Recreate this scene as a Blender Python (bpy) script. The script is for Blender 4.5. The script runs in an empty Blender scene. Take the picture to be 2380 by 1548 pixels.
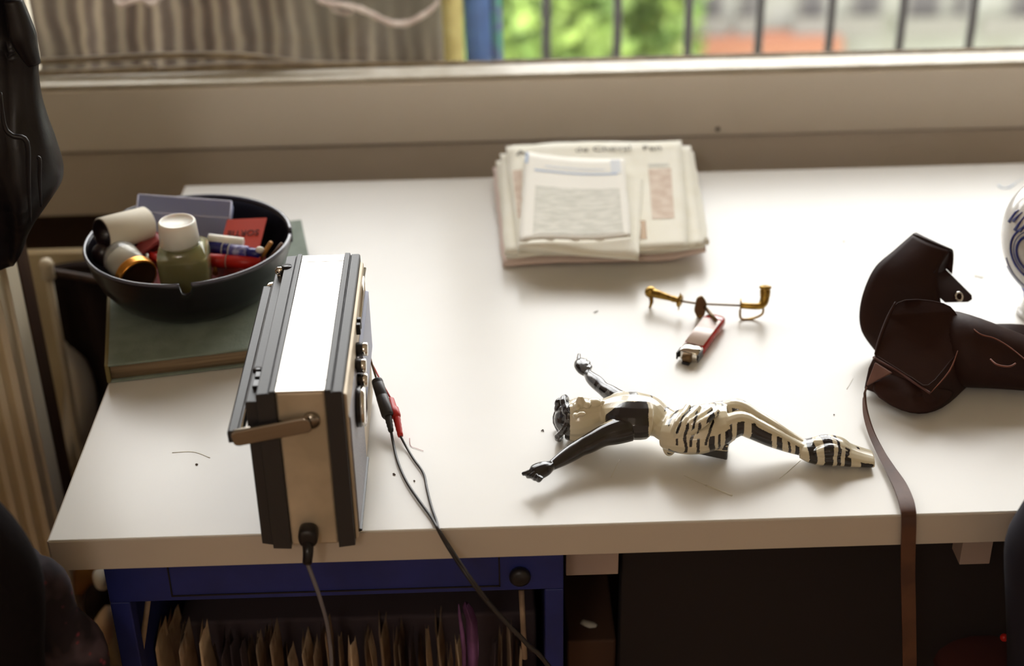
import bpy, bmesh, math, random
from mathutils import Vector, Matrix, noise
random.seed(7)
S = bpy.context.scene
COL = S.collection
PI = math.pi
DZ = 0.75                       # desk top height

# ------------------------------------------------------------------ camera
YAW, PIT, ROL, FPX, CZ = .0184, .5221, -.0193, 3494.0, 1.53
_f = Vector((math.sin(YAW)*math.cos(PIT), math.cos(YAW)*math.cos(PIT), -math.sin(PIT)))
_r0 = Vector((math.cos(YAW), -math.sin(YAW), 0)); _u0 = _r0.cross(_f)
_r = math.cos(ROL)*_r0 + math.sin(ROL)*_u0
_u = -math.sin(ROL)*_r0 + math.cos(ROL)*_u0
CAM = Vector((0, 0, CZ))
cd = bpy.data.cameras.new('camera'); cam = bpy.data.objects.new('camera', cd); COL.objects.link(cam)
m = Matrix((( _r.x, _u.x, -_f.x), (_r.y, _u.y, -_f.y), (_r.z, _u.z, -_f.z))).to_4x4()
m.translation = CAM; cam.matrix_world = m
cd.sensor_width = 36; cd.lens = FPX/2380*36
cd.clip_start = 0.05; cd.clip_end = 200
cd.dof.use_dof = True; cd.dof.focus_distance = 1.36; cd.dof.aperture_fstop = 3.2
S.camera = cam

def ray(px, py): return _f + (px-1190)/FPX*_r - (py-774)/FPX*_u
def pz(px, py, h=0.0):          # seen pixel -> point at height h over the desk top
    d = ray(px, py); return CAM + d*((DZ+h-CZ)/d.z)
def pY(px, py, Y):              # seen pixel -> point at depth Y
    d = ray(px, py); return CAM + d*(Y/d.y)
def pX(px, py, X):
    d = ray(px, py); return CAM + d*(X/d.x)

# ------------------------------------------------------------------ light
W = bpy.data.worlds.new('overcast'); S.world = W; W.use_nodes = True
wn = W.node_tree; wb = wn.nodes['Background']
tc = wn.nodes.new('ShaderNodeTexCoord'); sx = wn.nodes.new('ShaderNodeSeparateXYZ'); rp = wn.nodes.new('ShaderNodeValToRGB')
wn.links.new(tc.outputs['Generated'], sx.inputs[0]); wn.links.new(sx.outputs['Z'], rp.inputs[0])
rp.color_ramp.elements[0].position = 0.0; rp.color_ramp.elements[0].color = (.98, .99, .98, 1)
rp.color_ramp.elements[1].position = 0.85; rp.color_ramp.elements[1].color = (1.05, 1.06, 1.08, 1)
wn.links.new(rp.outputs[0], wb.inputs[0]); wb.inputs[1].default_value = 7.7
pl = bpy.data.lights.new('window_daylight_portal', 'AREA'); pl.shape = 'RECTANGLE'; pl.size = 3.0; pl.size_y = 1.1
pl.cycles.is_portal = True
po = bpy.data.objects.new('window_daylight_portal', pl); COL.objects.link(po)
po.location = (.92, 1.95, 1.31); po.rotation_euler = (-PI/2, 0, 0)
S.view_settings.view_transform = 'Standard'; S.view_settings.look = 'None'
S.view_settings.exposure = 0.08; S.view_settings.gamma = 1.0
S.cycles.max_bounces = 10; S.cycles.diffuse_bounces = 5; S.cycles.glossy_bounces = 4
S.cycles.transmission_bounces = 8; S.cycles.transparent_max_bounces = 10; S.cycles.sample_clamp_indirect = 15
S.cycles.use_denoising = True

# ------------------------------------------------------------------ materials
def lin(c):
    o = []
    for v in c[:3]:
        v /= 255.0; o.append(v/12.92 if v <= .04045 else ((v+.055)/1.055)**2.4)
    return (*o, 1)
def mat(name, c, rough=.5, metal=0., spec=.5, trans=0., ior=1.45, coat=0., bump=0., bscale=80., mix=None, mscale=20., sheen=0., mdetail=4, stretch=None, alpha=1., sss=0.):
    M = bpy.data.materials.new(name); M.use_nodes = True; n = M.node_tree.nodes; L = M.node_tree.links
    b = n['Principled BSDF']; b.inputs['Base Color'].default_value = lin(c)
    b.inputs['Roughness'].default_value = rough; b.inputs['Metallic'].default_value = metal
    b.inputs['Specular IOR Level'].default_value = spec; b.inputs['Transmission Weight'].default_value = trans
    b.inputs['IOR'].default_value = ior; b.inputs['Coat Weight'].default_value = coat; b.inputs['Coat Roughness'].default_value = .08
    b.inputs['Sheen Weight'].default_value = sheen; b.inputs['Alpha'].default_value = alpha
    if sss: b.inputs['Subsurface Weight'].default_value = sss; b.inputs['Subsurface Scale'].default_value = .01
    t = n.new('ShaderNodeTexCoord'); src = t.outputs['Object']
    if stretch:
        mp = n.new('ShaderNodeMapping'); mp.inputs['Scale'].default_value = stretch; L.new(src, mp.inputs[0]); src = mp.outputs[0]
    if mix is not None:
        nz = n.new('ShaderNodeTexNoise'); nz.inputs['Scale'].default_value = mscale; nz.inputs['Detail'].default_value = mdetail
        L.new(src, nz.inputs['Vector']); r = n.new('ShaderNodeValToRGB')
        r.color_ramp.elements[0].position = .38; r.color_ramp.elements[1].position = .62
        r.color_ramp.elements[0].color = lin(c); r.color_ramp.elements[1].color = lin(mix)
        L.new(nz.outputs['Fac'], r.inputs[0]); L.new(r.outputs[0], b.inputs['Base Color'])
    if bump:
        nb = n.new('ShaderNodeTexNoise'); nb.inputs['Scale'].default_value = bscale; nb.inputs['Detail'].default_value = 5
        L.new(src, nb.inputs['Vector']); bp = n.new('ShaderNodeBump'); bp.inputs['Strength'].default_value = bump; bp.inputs['Distance'].default_value = .002
        L.new(nb.outputs['Fac'], bp.inputs['Height']); L.new(bp.outputs[0], b.inputs['Normal'])
    return M
def attr_mat(name, rough=.3, spec=.5, metal_black=0.):
    M = bpy.data.materials.new(name); M.use_nodes = True; n = M.node_tree.nodes; L = M.node_tree.links
    b = n['Principled BSDF']; a = n.new('ShaderNodeAttribute'); a.attribute_name = 'paint'
    L.new(a.outputs['Color'], b.inputs['Base Color']); b.inputs['Roughness'].default_value = rough; b.inputs['Specular IOR Level'].default_value = spec
    b.inputs['Coat Weight'].default_value = .6; b.inputs['Coat Roughness'].default_value = .12
    return M
MT = {}
MT['laminate'] = mat('white_laminate', (226, 224, 219), .27, spec=.42, mix=(220, 217, 210), mscale=3, bump=.03, bscale=30)
MT['lam_edge'] = mat('laminate_edge', (194, 182, 168), .45)
MT['wall'] = mat('wall_paint', (222, 210, 196), .7, mix=(214, 202, 186), mscale=3, bump=.08, bscale=60)
MT['room'] = mat('room_wall_paint', (214, 202, 188), .8)
MT['ceil'] = mat('ceiling_paint', (236, 228, 216), .8)
MT['frame'] = mat('window_frame_paint', (246, 238, 226), .5, bump=.05, bscale=40, mix=(242, 233, 220), mscale=4)
MT['sill'] = mat('sill_paint', (232, 226, 210), .45, mix=(215, 206, 186), mscale=25)
MT['seal'] = mat('seal_strip', (176, 160, 134), .6, mix=(140, 125, 105), mscale=40)
MT['floor'] = mat('wood_floor', (196, 170, 142), .5, mix=(176, 148, 120), mscale=6, stretch=(1, 8, 1))
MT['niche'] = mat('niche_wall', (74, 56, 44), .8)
MT['rad'] = mat('radiator_enamel', (240, 226, 198), .45)
MT['cream'] = mat('cream_board', (240, 222, 184), .35, mix=(228, 208, 168), mscale=8)
MT['brownwood'] = mat('brown_wood', (84, 60, 44), .5, mix=(66, 46, 34), mscale=8, stretch=(8, 8, 1))
MT['leather_blk'] = mat('black_leather', (20, 15, 18), .4, spec=.5, bump=.3, bscale=70)
MT['cloth_blk'] = mat('black_wool', (20, 15, 16), .95, spec=.15, bump=.3, bscale=200)
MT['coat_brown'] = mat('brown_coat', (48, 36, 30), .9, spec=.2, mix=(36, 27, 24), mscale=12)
MT['leather_brn'] = mat('brown_leather', (50, 27, 20), .58, spec=.22, bump=.15, bscale=120, mix=(42, 22, 17), mscale=12, coat=.0)
MT['leather_in'] = mat('leather_lining', (122, 84, 72), .7, mix=(104, 70, 60), mscale=30)
MT['strap'] = mat('strap_leather', (92, 58, 40), .5, mix=(74, 45, 32), mscale=30, bump=.1)
MT['stitch'] = mat('stitching', (112, 62, 44), .7)
MT['lip'] = mat('leather_lip', (84, 48, 40), .5)
MT['blk_plastic'] = mat('black_plastic', (26, 22, 24), .38, spec=.5)
MT['blk_mould'] = mat('black_ribbed_plastic', (40, 38, 40), .48, spec=.6, bump=.04, bscale=300)
MT['alu'] = mat('brushed_aluminium', (205, 200, 192), .3, metal=1., bump=.06, bscale=60, stretch=(1, 30, 1))
MT['alu_end'] = mat('satin_aluminium', (206, 190, 166), .5, metal=.35, bump=.05, bscale=60, mix=(176, 162, 140), mscale=14)
MT['dark_chrome'] = mat('darker_chrome', (150, 142, 132), .12, metal=1.)  # chrome toned darker for the radio's handle and pivots
MT['chrome'] = mat('chrome', (225, 220, 212), .08, metal=1.)
MT['grille'] = mat('grey_grille', (150, 148, 152), .5, metal=.6, bump=.3, bscale=400)
MT['blk_gloss'] = mat('black_gloss', (18, 13, 17), .28, spec=.4, coat=.15, bump=.03, bscale=30)
MT['rim'] = mat('bowl_rim', (80, 80, 92), .25, spec=.6, coat=.3)
MT['book'] = mat('green_book_cloth', (134, 146, 134), .75, bump=.3, bscale=500, mix=(122, 134, 122), mscale=40)
MT['book_edge'] = mat('book_cover_edge', (122, 108, 66), .7)
MT['pages'] = mat('book_pages', (150, 128, 100), .8, stretch=(1, 1, 60), mix=(128, 106, 80), mscale=12)
MT['wht_plastic'] = mat('white_plastic', (236, 233, 222), .4, sss=.1)
MT['card_wht'] = mat('white_card', (222, 214, 196), .7)
MT['dark_in'] = mat('dark_lining', (34, 20, 24), .3, spec=.6)
MT['glass'] = mat('bottle_glass', (236, 238, 214), .05, trans=.95, ior=1.4)
MT['liquid'] = mat('olive_liquid', (152, 142, 92), .25, trans=.15, ior=1.34, sss=.1)
MT['clearbox'] = mat('clear_blue_plastic', (186, 192, 224), .3, trans=.55, ior=1.2, spec=.6)
MT['brown_stuff'] = mat('brown_items', (120, 92, 72), .6, mix=(70, 50, 40), mscale=90)
MT['jar'] = mat('clear_jar', (235, 235, 228), .12, trans=.75, ior=1.35)
MT['gold'] = mat('gold_lid', (222, 150, 62), .3, metal=.8)
MT['bronze_in'] = mat('lid_face', (58, 38, 22), .5)
MT['red'] = mat('red_plastic', (190, 34, 26), .35)
MT['redcard'] = mat('red_card', (190, 56, 30), .6)
MT['ink'] = mat('black_ink', (52, 14, 10), .7)
MT['newsink'] = mat('newspaper_ink', (104, 100, 90), .9)
MT['bluepen'] = mat('blue_plastic', (34, 32, 110), .3)
MT['redtrans'] = mat('red_lighter_plastic', (205, 42, 28), .12, trans=.35, ior=1.4, coat=.5)
MT['wood'] = mat('light_wood', (190, 132, 62), .6)
MT['pinkred'] = mat('dull_red_plastic', (150, 66, 66), .35)
MT['brass'] = mat('brass', (176, 142, 66), .34, metal=.9, mix=(130, 98, 44), mscale=120)
MT['darkbrass'] = mat('tarnished_brass', (112, 88, 58), .5, metal=.6)
MT['paper'] = mat('newsprint', (244, 241, 228), .85, mix=(240, 236, 220), mscale=20)
MT['paper_w'] = mat('white_newsprint', (242, 239, 230), .85)
MT['paper_pk'] = mat('pink_newsprint', (226, 206, 196), .85)
MT['printgrey'] = mat('printed_grey_column', (206, 205, 194), .85, mix=(226, 224, 214), mscale=60, stretch=(1, 3, 1))
MT['printpink'] = mat('printed_pink_picture', (226, 210, 194), .85, mix=(208, 186, 168), mscale=60)
MT['printblue'] = mat('printed_blue_band', (176, 192, 216), .85)
MT['printlight'] = mat('printed_pale_blue_lines', (222, 226, 230), .85)
MT['navy'] = mat('navy_painted_wood', (32, 42, 112), .5, mix=(26, 36, 98), mscale=20)
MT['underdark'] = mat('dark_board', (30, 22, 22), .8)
MT['bracket'] = mat('white_bracket', (170, 150, 140), .6)
MT['kraft'] = mat('brown_envelope', (206, 152, 98), .8, mix=(186, 132, 82), mscale=8)
MT['oldpaper'] = mat('aged_paper', (232, 206, 172), .85, mix=(206, 176, 142), mscale=30)
MT['oldpaper2'] = mat('grey_aged_paper', (170, 146, 122), .85, mix=(132, 110, 90), mscale=30)
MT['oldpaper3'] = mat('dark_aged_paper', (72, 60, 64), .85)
MT['purple'] = mat('purple_paper', (128, 84, 134), .6, mix=(80, 46, 76), mscale=20)
MT['cable'] = mat('grey_cable', (44, 40, 40), .4, spec=.6)
MT['cable_l'] = mat('light_grey_cable', (108, 104, 110), .35, spec=.6)
MT['orange'] = mat('orange_paper_bag', (190, 130, 58), .6, mix=(150, 96, 36), mscale=8)
MT['whiteball'] = mat('white_crumpled_paper', (225, 220, 205), .7)
MT['bag'] = mat('glossy_white_plastic', (244, 238, 224), .18, coat=.5, mix=(236, 226, 206), mscale=6)
MT['thread'] = mat('pink_thread', (190, 140, 140), .8)
MT['speck'] = mat('dark_speck', (70, 52, 40), .9)
MT['scuff'] = mat('pale_scuff', (214, 209, 192), .4)
MT['bluemark'] = mat('blue_pencil_mark', (168, 188, 208), .5)
# outside
MT['bar'] = mat('black_iron', (34, 30, 30), .6)
MT['leafy'] = mat('green_foliage', (120, 140, 66), .7, mix=(84, 108, 50), mscale=3)
MT['yleaf'] = mat('yellow_foliage', (176, 160, 92), .7, mix=(130, 142, 72), mscale=3)
MT['dkleaf'] = mat('dark_foliage', (96, 124, 70), .8)
MT['trunk'] = mat('bark', (60, 48, 38), .9)
MT['grass'] = mat('lawn', (101, 126, 48), .9, mix=(132, 140, 57), mscale=1.2)
MT['facade'] = mat('pale_facade_render', (117, 117, 111), .9, mix=(111, 110, 102), mscale=2)
MT['bpanel'] = mat('grey_balcony_panel', (96, 93, 88), .8)
MT['winglass'] = mat('dark_window_pane', (63, 60, 60), .4, spec=.3)
MT['brick'] = mat('terracotta_band', (121, 78, 59), .8)
MT['yellowpaint'] = mat('yellow_paint', (166, 156, 100), .6, mix=(149, 136, 81), mscale=30)
MT['bluepaint'] = mat('blue_paint', (59, 93, 146), .6, mix=(49, 78, 127), mscale=20)
MT['greenpaint'] = mat('green_paint', (68, 134, 115), .6, mix=(81, 71, 136), mscale=25)
MT['lace'] = mat('pale_lace', (161, 149, 141), .8, mix=(136, 119, 110), mscale=40)
def striped():
    M = mat('striped_grey_cloth', (96, 88, 72), .9); n = M.node_tree.nodes; L = M.node_tree.links
    t = n.new('ShaderNodeTexCoord'); wv = n.new('ShaderNodeTexWave'); wv.wave_type = 'BANDS'; wv.bands_direction = 'X'
    wv.inputs['Scale'].default_value = 9.5; wv.inputs['Distortion'].default_value = 2.0; wv.inputs['Detail'].default_value = 2
    wv.inputs['Detail Scale'].default_value = 1.0
    L.new(t.outputs['UV'], wv.inputs['Vector']); r = n.new('ShaderNodeValToRGB')
    e = r.color_ramp.elements; e[0].position = .35; e[0].color = lin((80, 70, 64)); e[1].position = .98; e[1].color = lin((136, 126, 112))
    L.new(wv.outputs['Fac'], r.inputs[0])
    nz = n.new('ShaderNodeTexNoise'); nz.inputs['Scale'].default_value = 2.2; L.new(t.outputs['UV'], nz.inputs['Vector'])
    mx = n.new('ShaderNodeMix'); mx.data_type = 'RGBA'; r2 = n.new('ShaderNodeValToRGB'); r2.color_ramp.elements[0].position = .4; r2.color_ramp.elements[1].position = .65
    L.new(nz.outputs['Fac'], r2.inputs[0]); L.new(r2.outputs[0], mx.inputs['Factor'])
    L.new(r.outputs[0], mx.inputs['A']); mx.inputs['B'].default_value = lin((98, 93, 82)); L.new(mx.outputs['Result'], n['Principled BSDF'].inputs['Base Color'])
    return M
MT['striped'] = striped()
def delft():
    M = mat('blue_painted_porcelain', (226, 224, 220), .15, coat=.5); return M
MT['porcelain'] = delft()
MT['cobalt'] = mat('cobalt_painting', (40, 46, 120), .2, coat=.4, mix=(66, 76, 150), mscale=60)
MT['paleblue'] = mat('pale_cobalt_painting', (120, 130, 172), .2, coat=.4)
def floral():
    M = mat('dark_floral_cloth', (34, 26, 34), .9); n = M.node_tree.nodes; L = M.node_tree.links
    t = n.new('ShaderNodeTexCoord'); v = n.new('ShaderNodeTexVoronoi'); v.inputs['Scale'].default_value = 75
    L.new(t.outputs['Object'], v.inputs['Vector']); r = n.new('ShaderNodeValToRGB'); r.color_ramp.interpolation = 'LINEAR'
    e = r.color_ramp.elements; e[0].position = 0; e[0].color = lin((130, 54, 68)); e[1].position = .22; e[1].color = lin((30, 22, 30))
    L.new(v.outputs['Distance'], r.inputs[0])
    v2 = n.new('ShaderNodeTexNoise'); v2.inputs['Scale'].default_value = 28; L.new(t.outputs['Object'], v2.inputs['Vector'])
    r2 = n.new('ShaderNodeValToRGB'); r2.color_ramp.elements[0].position = .5; r2.color_ramp.elements[1].position = .68
    r2.color_ramp.elements[1].color = lin((74, 60, 68)); r2.color_ramp.elements[0].color = lin((26, 19, 24)); L.new(v2.outputs['Fac'], r2.inputs[0])
    mx = n.new('ShaderNodeMix'); mx.data_type = 'RGBA'; mx.blend_type = 'LIGHTEN'; mx.inputs['Factor'].default_value = 1
    L.new(r.outputs[0], mx.inputs['A']); L.new(r2.outputs[0], mx.inputs['B']); L.new(mx.outputs['Result'], n['Principled BSDF'].inputs['Base Color'])
    return M
MT['floral'] = floral()
def pane_mat():
    M = bpy.data.materials.new('window_glass'); M.use_nodes = True; n = M.node_tree.nodes; L = M.node_tree.links
    for x in list(n): n.remove(x)
    o = n.new('ShaderNodeOutputMaterial'); mx = n.new('ShaderNodeMixShader'); t = n.new('ShaderNodeBsdfTransparent'); g = n.new('ShaderNodeBsdfGlossy')
    g.inputs['Roughness'].default_value = .02; fr = n.new('ShaderNodeFresnel'); fr.inputs['IOR'].default_value = 1.3
    t.inputs[0].default_value = (.98, .975, .965, 1)
    L.new(fr.outputs[0], mx.inputs[0]); L.new(t.outputs[0], mx.inputs[1]); L.new(g.outputs[0], mx.inputs[2]); L.new(mx.outputs[0], o.inputs[0])
    return M
MT['pane'] = pane_mat()

# ------------------------------------------------------------------ object helpers
def link_mesh(name, bm, m, parent=None, base=None, smooth=True, bevel=0., subsurf=0, solid=0., recalc=True):
    """bm holds WORLD coordinates; origin is put at base (or the parent's)."""
    if recalc: bmesh.ops.recalc_face_normals(bm, faces=bm.faces)
    b = Vector(base) if base is not None else (parent.matrix_world.translation.copy() if parent is not None else Vector((0, 0, 0)))
    if parent is not None:
        b = world_loc(parent)
    bmesh.ops.translate(bm, verts=bm.verts, vec=-b)
    me = bpy.data.meshes.new(name); bm.to_mesh(me); bm.free()
    if smooth:
        me.polygons.foreach_set('use_smooth', [True]*len(me.polygons))
    o = bpy.data.objects.new(name, me); COL.objects.link(o)
    if isinstance(m, str): m = MT[m]
    me.materials.append(m)
    if parent is not None: o.parent = parent
    else: o.location = b
    if solid:
        s = o.modifiers.new('solid', 'SOLIDIFY'); s.thickness = solid; s.offset = 0
    if bevel:
        v = o.modifiers.new('bevel', 'BEVEL'); v.width = bevel; v.segments = 3; v.limit_method = 'ANGLE'; v.angle_limit = math.radians(35)
        if smooth:
            w = o.modifiers.new('wn', 'WEIGHTED_NORMAL')
    if subsurf:
        s = o.modifiers.new('sub', 'SUBSURF'); s.levels = subsurf; s.render_levels = subsurf
    return o
def world_loc(o):
    v = Vector((0, 0, 0))
    while o is not None: v += o.location; o = o.parent
    return v
def tag(o, label, cat, group=None, kind=None):
    if kind: o['kind'] = kind
    if label: o['label'] = label
    if cat: o['category'] = cat
    if group: o['group'] = group
    return o
def thing(name, label, cat, base, group=None):
    o = bpy.data.objects.new(name, None); COL.objects.link(o); o.location = base; o.empty_display_size = .02
    return tag(o, label, cat, group)
def struct(name, bm, m, **k):
    o = link_mesh(name, bm, m, **k); o['kind'] = 'structure'; return o
def NB(): return bmesh.new()
def box(bm, lo, hi, M=None):
    x0, y0, z0 = lo; x1, y1, z1 = hi
    vs = [bm.verts.new(p) for p in ((x0,y0,z0),(x1,y0,z0),(x1,y1,z0),(x0,y1,z0),(x0,y0,z1),(x1,y0,z1),(x1,y1,z1),(x0,y1,z1))]
    for f in ((0,3,2,1),(4,5,6,7),(0,1,5,4),(1,2,6,5),(2,3,7,6),(3,0,4,7)): bm.faces.new([vs[i] for i in f])
    if M is not None: bmesh.ops.transform(bm, matrix=M, verts=vs)
    return vs
def hexa(bm, p8):
    vs = [bm.verts.new(p) for p in p8]
    for f in ((0,3,2,1),(4,5,6,7),(0,1,5,4),(1,2,6,5),(2,3,7,6),(3,0,4,7)): bm.faces.new([vs[i] for i in f])
    return vs
def frame_of(d, up=Vector((0,0,1))):
    d = d.normalized(); s = d.cross(up)
    if s.length < 1e-4: s = d.cross(Vector((1,0,0)))
    s.normalize(); return s, s.cross(d).normalized()
def loft(bm, rings, cap=True, closed=True):
    R = [[bm.verts.new(p) for p in r] for r in rings]
    n = len(R[0])
    for a, b in zip(R, R[1:]):
        for i in range(n if closed else n-1):
            j = (i+1) % n; bm.faces.new((a[i], a[j], b[j], b[i]))
    if cap and closed:
        bm.faces.new(R[0][::-1]); bm.faces.new(R[-1])
    return R
def spline(pts, n):
    """Catmull-Rom through points (tuples of any length)"""
    P = [tuple(pts[0])] + [tuple(p) for p in pts] + [tuple(pts[-1])]; out = []
    for i in range(1, len(P)-2):
        for k in range(n):
            t = k/n; a, b, c, d = P[i-1], P[i], P[i+1], P[i+2]
            out.append(tuple(.5*((2*b[q])+(-a[q]+c[q])*t+(2*a[q]-5*b[q]+4*c[q]-d[q])*t*t+(-a[q]+3*b[q]-3*c[q]+d[q])*t**3) for q in range(len(b))))
    out.append(tuple(pts[-1])); return out
def tube(bm, pts, r, seg=12, cap=True, smooth_n=0, up=Vector((0,0,1)), flat=1.0):
    """pts world; r a number or list; flat scales the second axis"""
    rr = [r]*len(pts) if not isinstance(r, (list, tuple)) else list(r)
    q = [(*p, rad) for p, rad in zip(pts, rr)]
    if smooth_n: q = spline(q, smooth_n)
    P = [Vector(v[:3]) for v in q]; rings = []
    ps = None
    for i, p in enumerate(P):
        d = (P[min(i+1, len(P)-1)] - P[max(i-1, 0)])
        if d.length < 1e-7: d = Vector((0,0,1))
        s, u2 = frame_of(d, up)
        if ps is not None:
            s = (ps - d.normalized()*ps.dot(d.normalized())); s.normalize(); u2 = s.cross(d.normalized())
        ps = s
        rings.append([p + (s*math.cos(a) + u2*flat*math.sin(a))*q[i][3] for a in (2*PI*k/seg for k in range(seg))])
    loft(bm, rings, cap)
def lathe(bm, prof, c, seg=40, axis=Vector((0,0,1)), cap=True):
    """prof: (radius, distance along axis)"""
    s, u2 = frame_of(axis); ax = axis.normalized(); c = Vector(c)
    rings = [[c + ax*h + (s*math.cos(a)+u2*math.sin(a))*max(r, 1e-5) for a in (2*PI*k/seg for k in range(seg))] for r, h in prof]
    loft(bm, rings, cap)
def sphere(bm, c, r, seg=16, rings=10, M=None):
    if not isinstance(r, (tuple, list)): r = (r, r, r)
    c = Vector(c); R = []
    for i in range(1, rings):
        th = PI*i/rings
        R.append([Vector((r[0]*math.sin(th)*math.cos(a), r[1]*math.sin(th)*math.sin(a), r[2]*math.cos(th))) for a in (2*PI*k/seg for k in range(seg))])
    if M is not None: R = [[M @ v for v in q] for q in R]
    loft(bm, [[c+v for v in q] for q in R], True)
def grid(bm, fn, nu, nv, uv=False):
    V = [[bm.verts.new(fn(i/nu, j/nv)) for i in range(nu+1)] for j in range(nv+1)]
    lay = bm.loops.layers.uv.new('UVMap') if uv else None
    for j in range(nv):
        for i in range(nu):
            f = bm.faces.new((V[j][i], V[j][i+1], V[j+1][i+1], V[j+1][i]))
            if lay:
                for l, (a, b) in zip(f.loops, ((i,j),(i+1,j),(i+1,j+1),(i,j+1))): l[lay].uv = (a/nu, b/nv)
    return V
def quad4(c, u, v):
    a, b, d, e = [Vector(x) for x in c]   # near-left, near-right, far-right, far-left
    return (a*(1-u)+b*u)*(1-v) + (e*(1-u)+d*u)*v
def slab(bm, c, th, nu=14, nv=14, bump=None, jag=0., seed=0):
    """curved sheet of real thickness over four corners of its TOP face"""
    def top(u, v):
        p = quad4(c, u, v)
        if bump: p = p + Vector((0, 0, bump(u, v)))
        if jag and (u in (0, 1) or v in (0, 1)):
            p = p + Vector((noise.noise(Vector((u*9, v*9, seed)))*jag, noise.noise(Vector((u*9+5, v*9, seed+3)))*jag, 0))
        return p
    T = [[bm.verts.new(top(i/nu, j/nv)) for i in range(nu+1)] for j in range(nv+1)]
    B = [[bm.verts.new(top(i/nu, j/nv) - Vector((0, 0, th))) for i in range(nu+1)] for j in range(nv+1)]
    for j in range(nv):
        for i in range(nu):
            bm.faces.new((T[j][i], T[j][i+1], T[j+1][i+1], T[j+1][i])); bm.faces.new((B[j][i], B[j+1][i], B[j+1][i+1], B[j][i+1]))
    for i in range(nu):
        bm.faces.new((T[0][i], B[0][i], B[0][i+1], T[0][i+1])); bm.faces.new((T[nv][i+1], B[nv][i+1], B[nv][i], T[nv][i]))
    for j in range(nv):
        bm.faces.new((T[j+1][0], B[j+1][0], B[j][0], T[j][0])); bm.faces.new((T[j][nu], B[j][nu], B[j+1][nu], T[j+1][nu]))
def ribbon(bm, pts, side, w, th):
    """flat strap: pts centres, side vectors (across), widths"""
    rings = []
    for i, p in enumerate(pts):
        p = Vector(p); d = (Vector(pts[min(i+1, len(pts)-1)]) - Vector(pts[max(i-1, 0)])).normalized()
        s = Vector(side[i]).normalized(); n = s.cross(d).normalized(); ww = w[i]/2
        rings.append([p - s*ww - n*th/2, p + s*ww - n*th/2, p + s*ww + n*th/2, p - s*ww + n*th/2])
    loft(bm, rings)
def text_bm(txt, size, M, extrude=.0002, font_shear=0.):
    cu = bpy.data.curves.new('txt', 'FONT'); cu.body = txt; cu.size = size; cu.extrude = extrude; cu.shear = font_shear
    cu.align_x = 'CENTER'; cu.align_y = 'CENTER'; o = bpy.data.objects.new('txt', cu); COL.objects.link(o)
    dg = bpy.context.evaluated_depsgraph_get(); me = bpy.data.meshes.new_from_object(o.evaluated_get(dg))
    bm = NB(); bm.from_mesh(me); bpy.data.objects.remove(o); bpy.data.curves.remove(cu); bpy.data.meshes.remove(me)
    bmesh.ops.transform(bm, matrix=M, verts=bm.verts); return bm
def basis(o, x, y):
    x = Vector(x).normalized(); z = x.cross(Vector(y)).normalized(); y = z.cross(x)
    m = Matrix(((x.x, y.x, z.x), (x.y, y.y, z.y), (x.z, y.z, z.z))).to_4x4(); m.translation = Vector(o); return m

# ================================================================== ROOM SHELL
XL, XR, YN, YW, ZC = -1.6, 2.7, -2.2, 1.875, 2.6
YO = 2.08                       # outer face of the window wall
zJ = pY(1150, 330, YW).z; zT = pY(1150, 173, YW).z; zB = pY(220, 502, YW).z
bm = NB(); box(bm, (XL, YN, -.05), (XR, YO, 0)); struct('floor', bm, 'floor', smooth=False)
bm = NB(); box(bm, (XL, YN, ZC), (XR, YO, ZC+.1)); struct('ceiling', bm, 'ceil', smooth=False)
bm = NB(); box(bm, (XL-.1, YN, 0), (XL, YO, ZC)); struct('wall_left', bm, 'room', smooth=False)
bm = NB(); box(bm, (XR, YN, 0), (XR+.1, YO, ZC)); struct('wall_right', bm, 'room', smooth=False)
bm = NB(); box(bm, (XL, YN-.1, 0), (XR, YN, ZC)); struct('wall_front', bm, 'room', smooth=False)
WXI = pY(76, 50, YW+.07).x
WX0, WX1 = -.64, 2.45
# window wall: apron board (z .69 .. zJ-.003), dark niche below, piers and lintel round the opening
bm = NB()
box(bm, (XL, YW+.004, zB), (XR, YO, zJ-.003))
box(bm, (XL, YW, zJ-.003), (WX0, YO, ZC)); box(bm, (WX1, YW, zJ-.003), (XR, YO, ZC)); box(bm, (WX0, YW, 1.78), (WX1, YO, ZC))
struct('wall_back', bm, 'wall', smooth=False)
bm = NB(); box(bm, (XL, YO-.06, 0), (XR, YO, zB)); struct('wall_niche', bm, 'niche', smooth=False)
bm = NB()
for (x0, x1) in ((WX0, WX1),):
    box(bm, (x0, YW-.006, zJ+.003), (x1, YW+.060, zT-.006))
wf = struct('window_1', bm, 'frame', smooth=True, bevel=.003)
bm = NB(); box(bm, (WX0, YW-.003, zT-.004), (WX1, YW+.038, zT+.0005)); link_mesh('window_sill', bm, 'sill', parent=wf, bevel=.002)
bm = NB(); box(bm, (WX0, YW+.052, zT-.006), (WX1, YW+.060, zT-.001)); link_mesh('glazing_bead', bm, 'seal', parent=wf, bevel=.001)
bm = NB(); box(bm, (WX0, YW, zT), (WXI, YW+.07, 1.78)); box(bm, (WX1-.03, YW, zT), (WX1, YW+.07, 1.78)); box(bm, (WX0, YW, 1.74), (WX1, YW+.07, 1.78))
link_mesh('window_frame', bm, 'sill', parent=wf, bevel=.002)
bm = NB(); box(bm, (WX0+.02, YW+.052, zT), (WX1-.02, YW+.056, 1.75)); link_mesh('pane', bm, 'pane', parent=wf, smooth=False)
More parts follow.
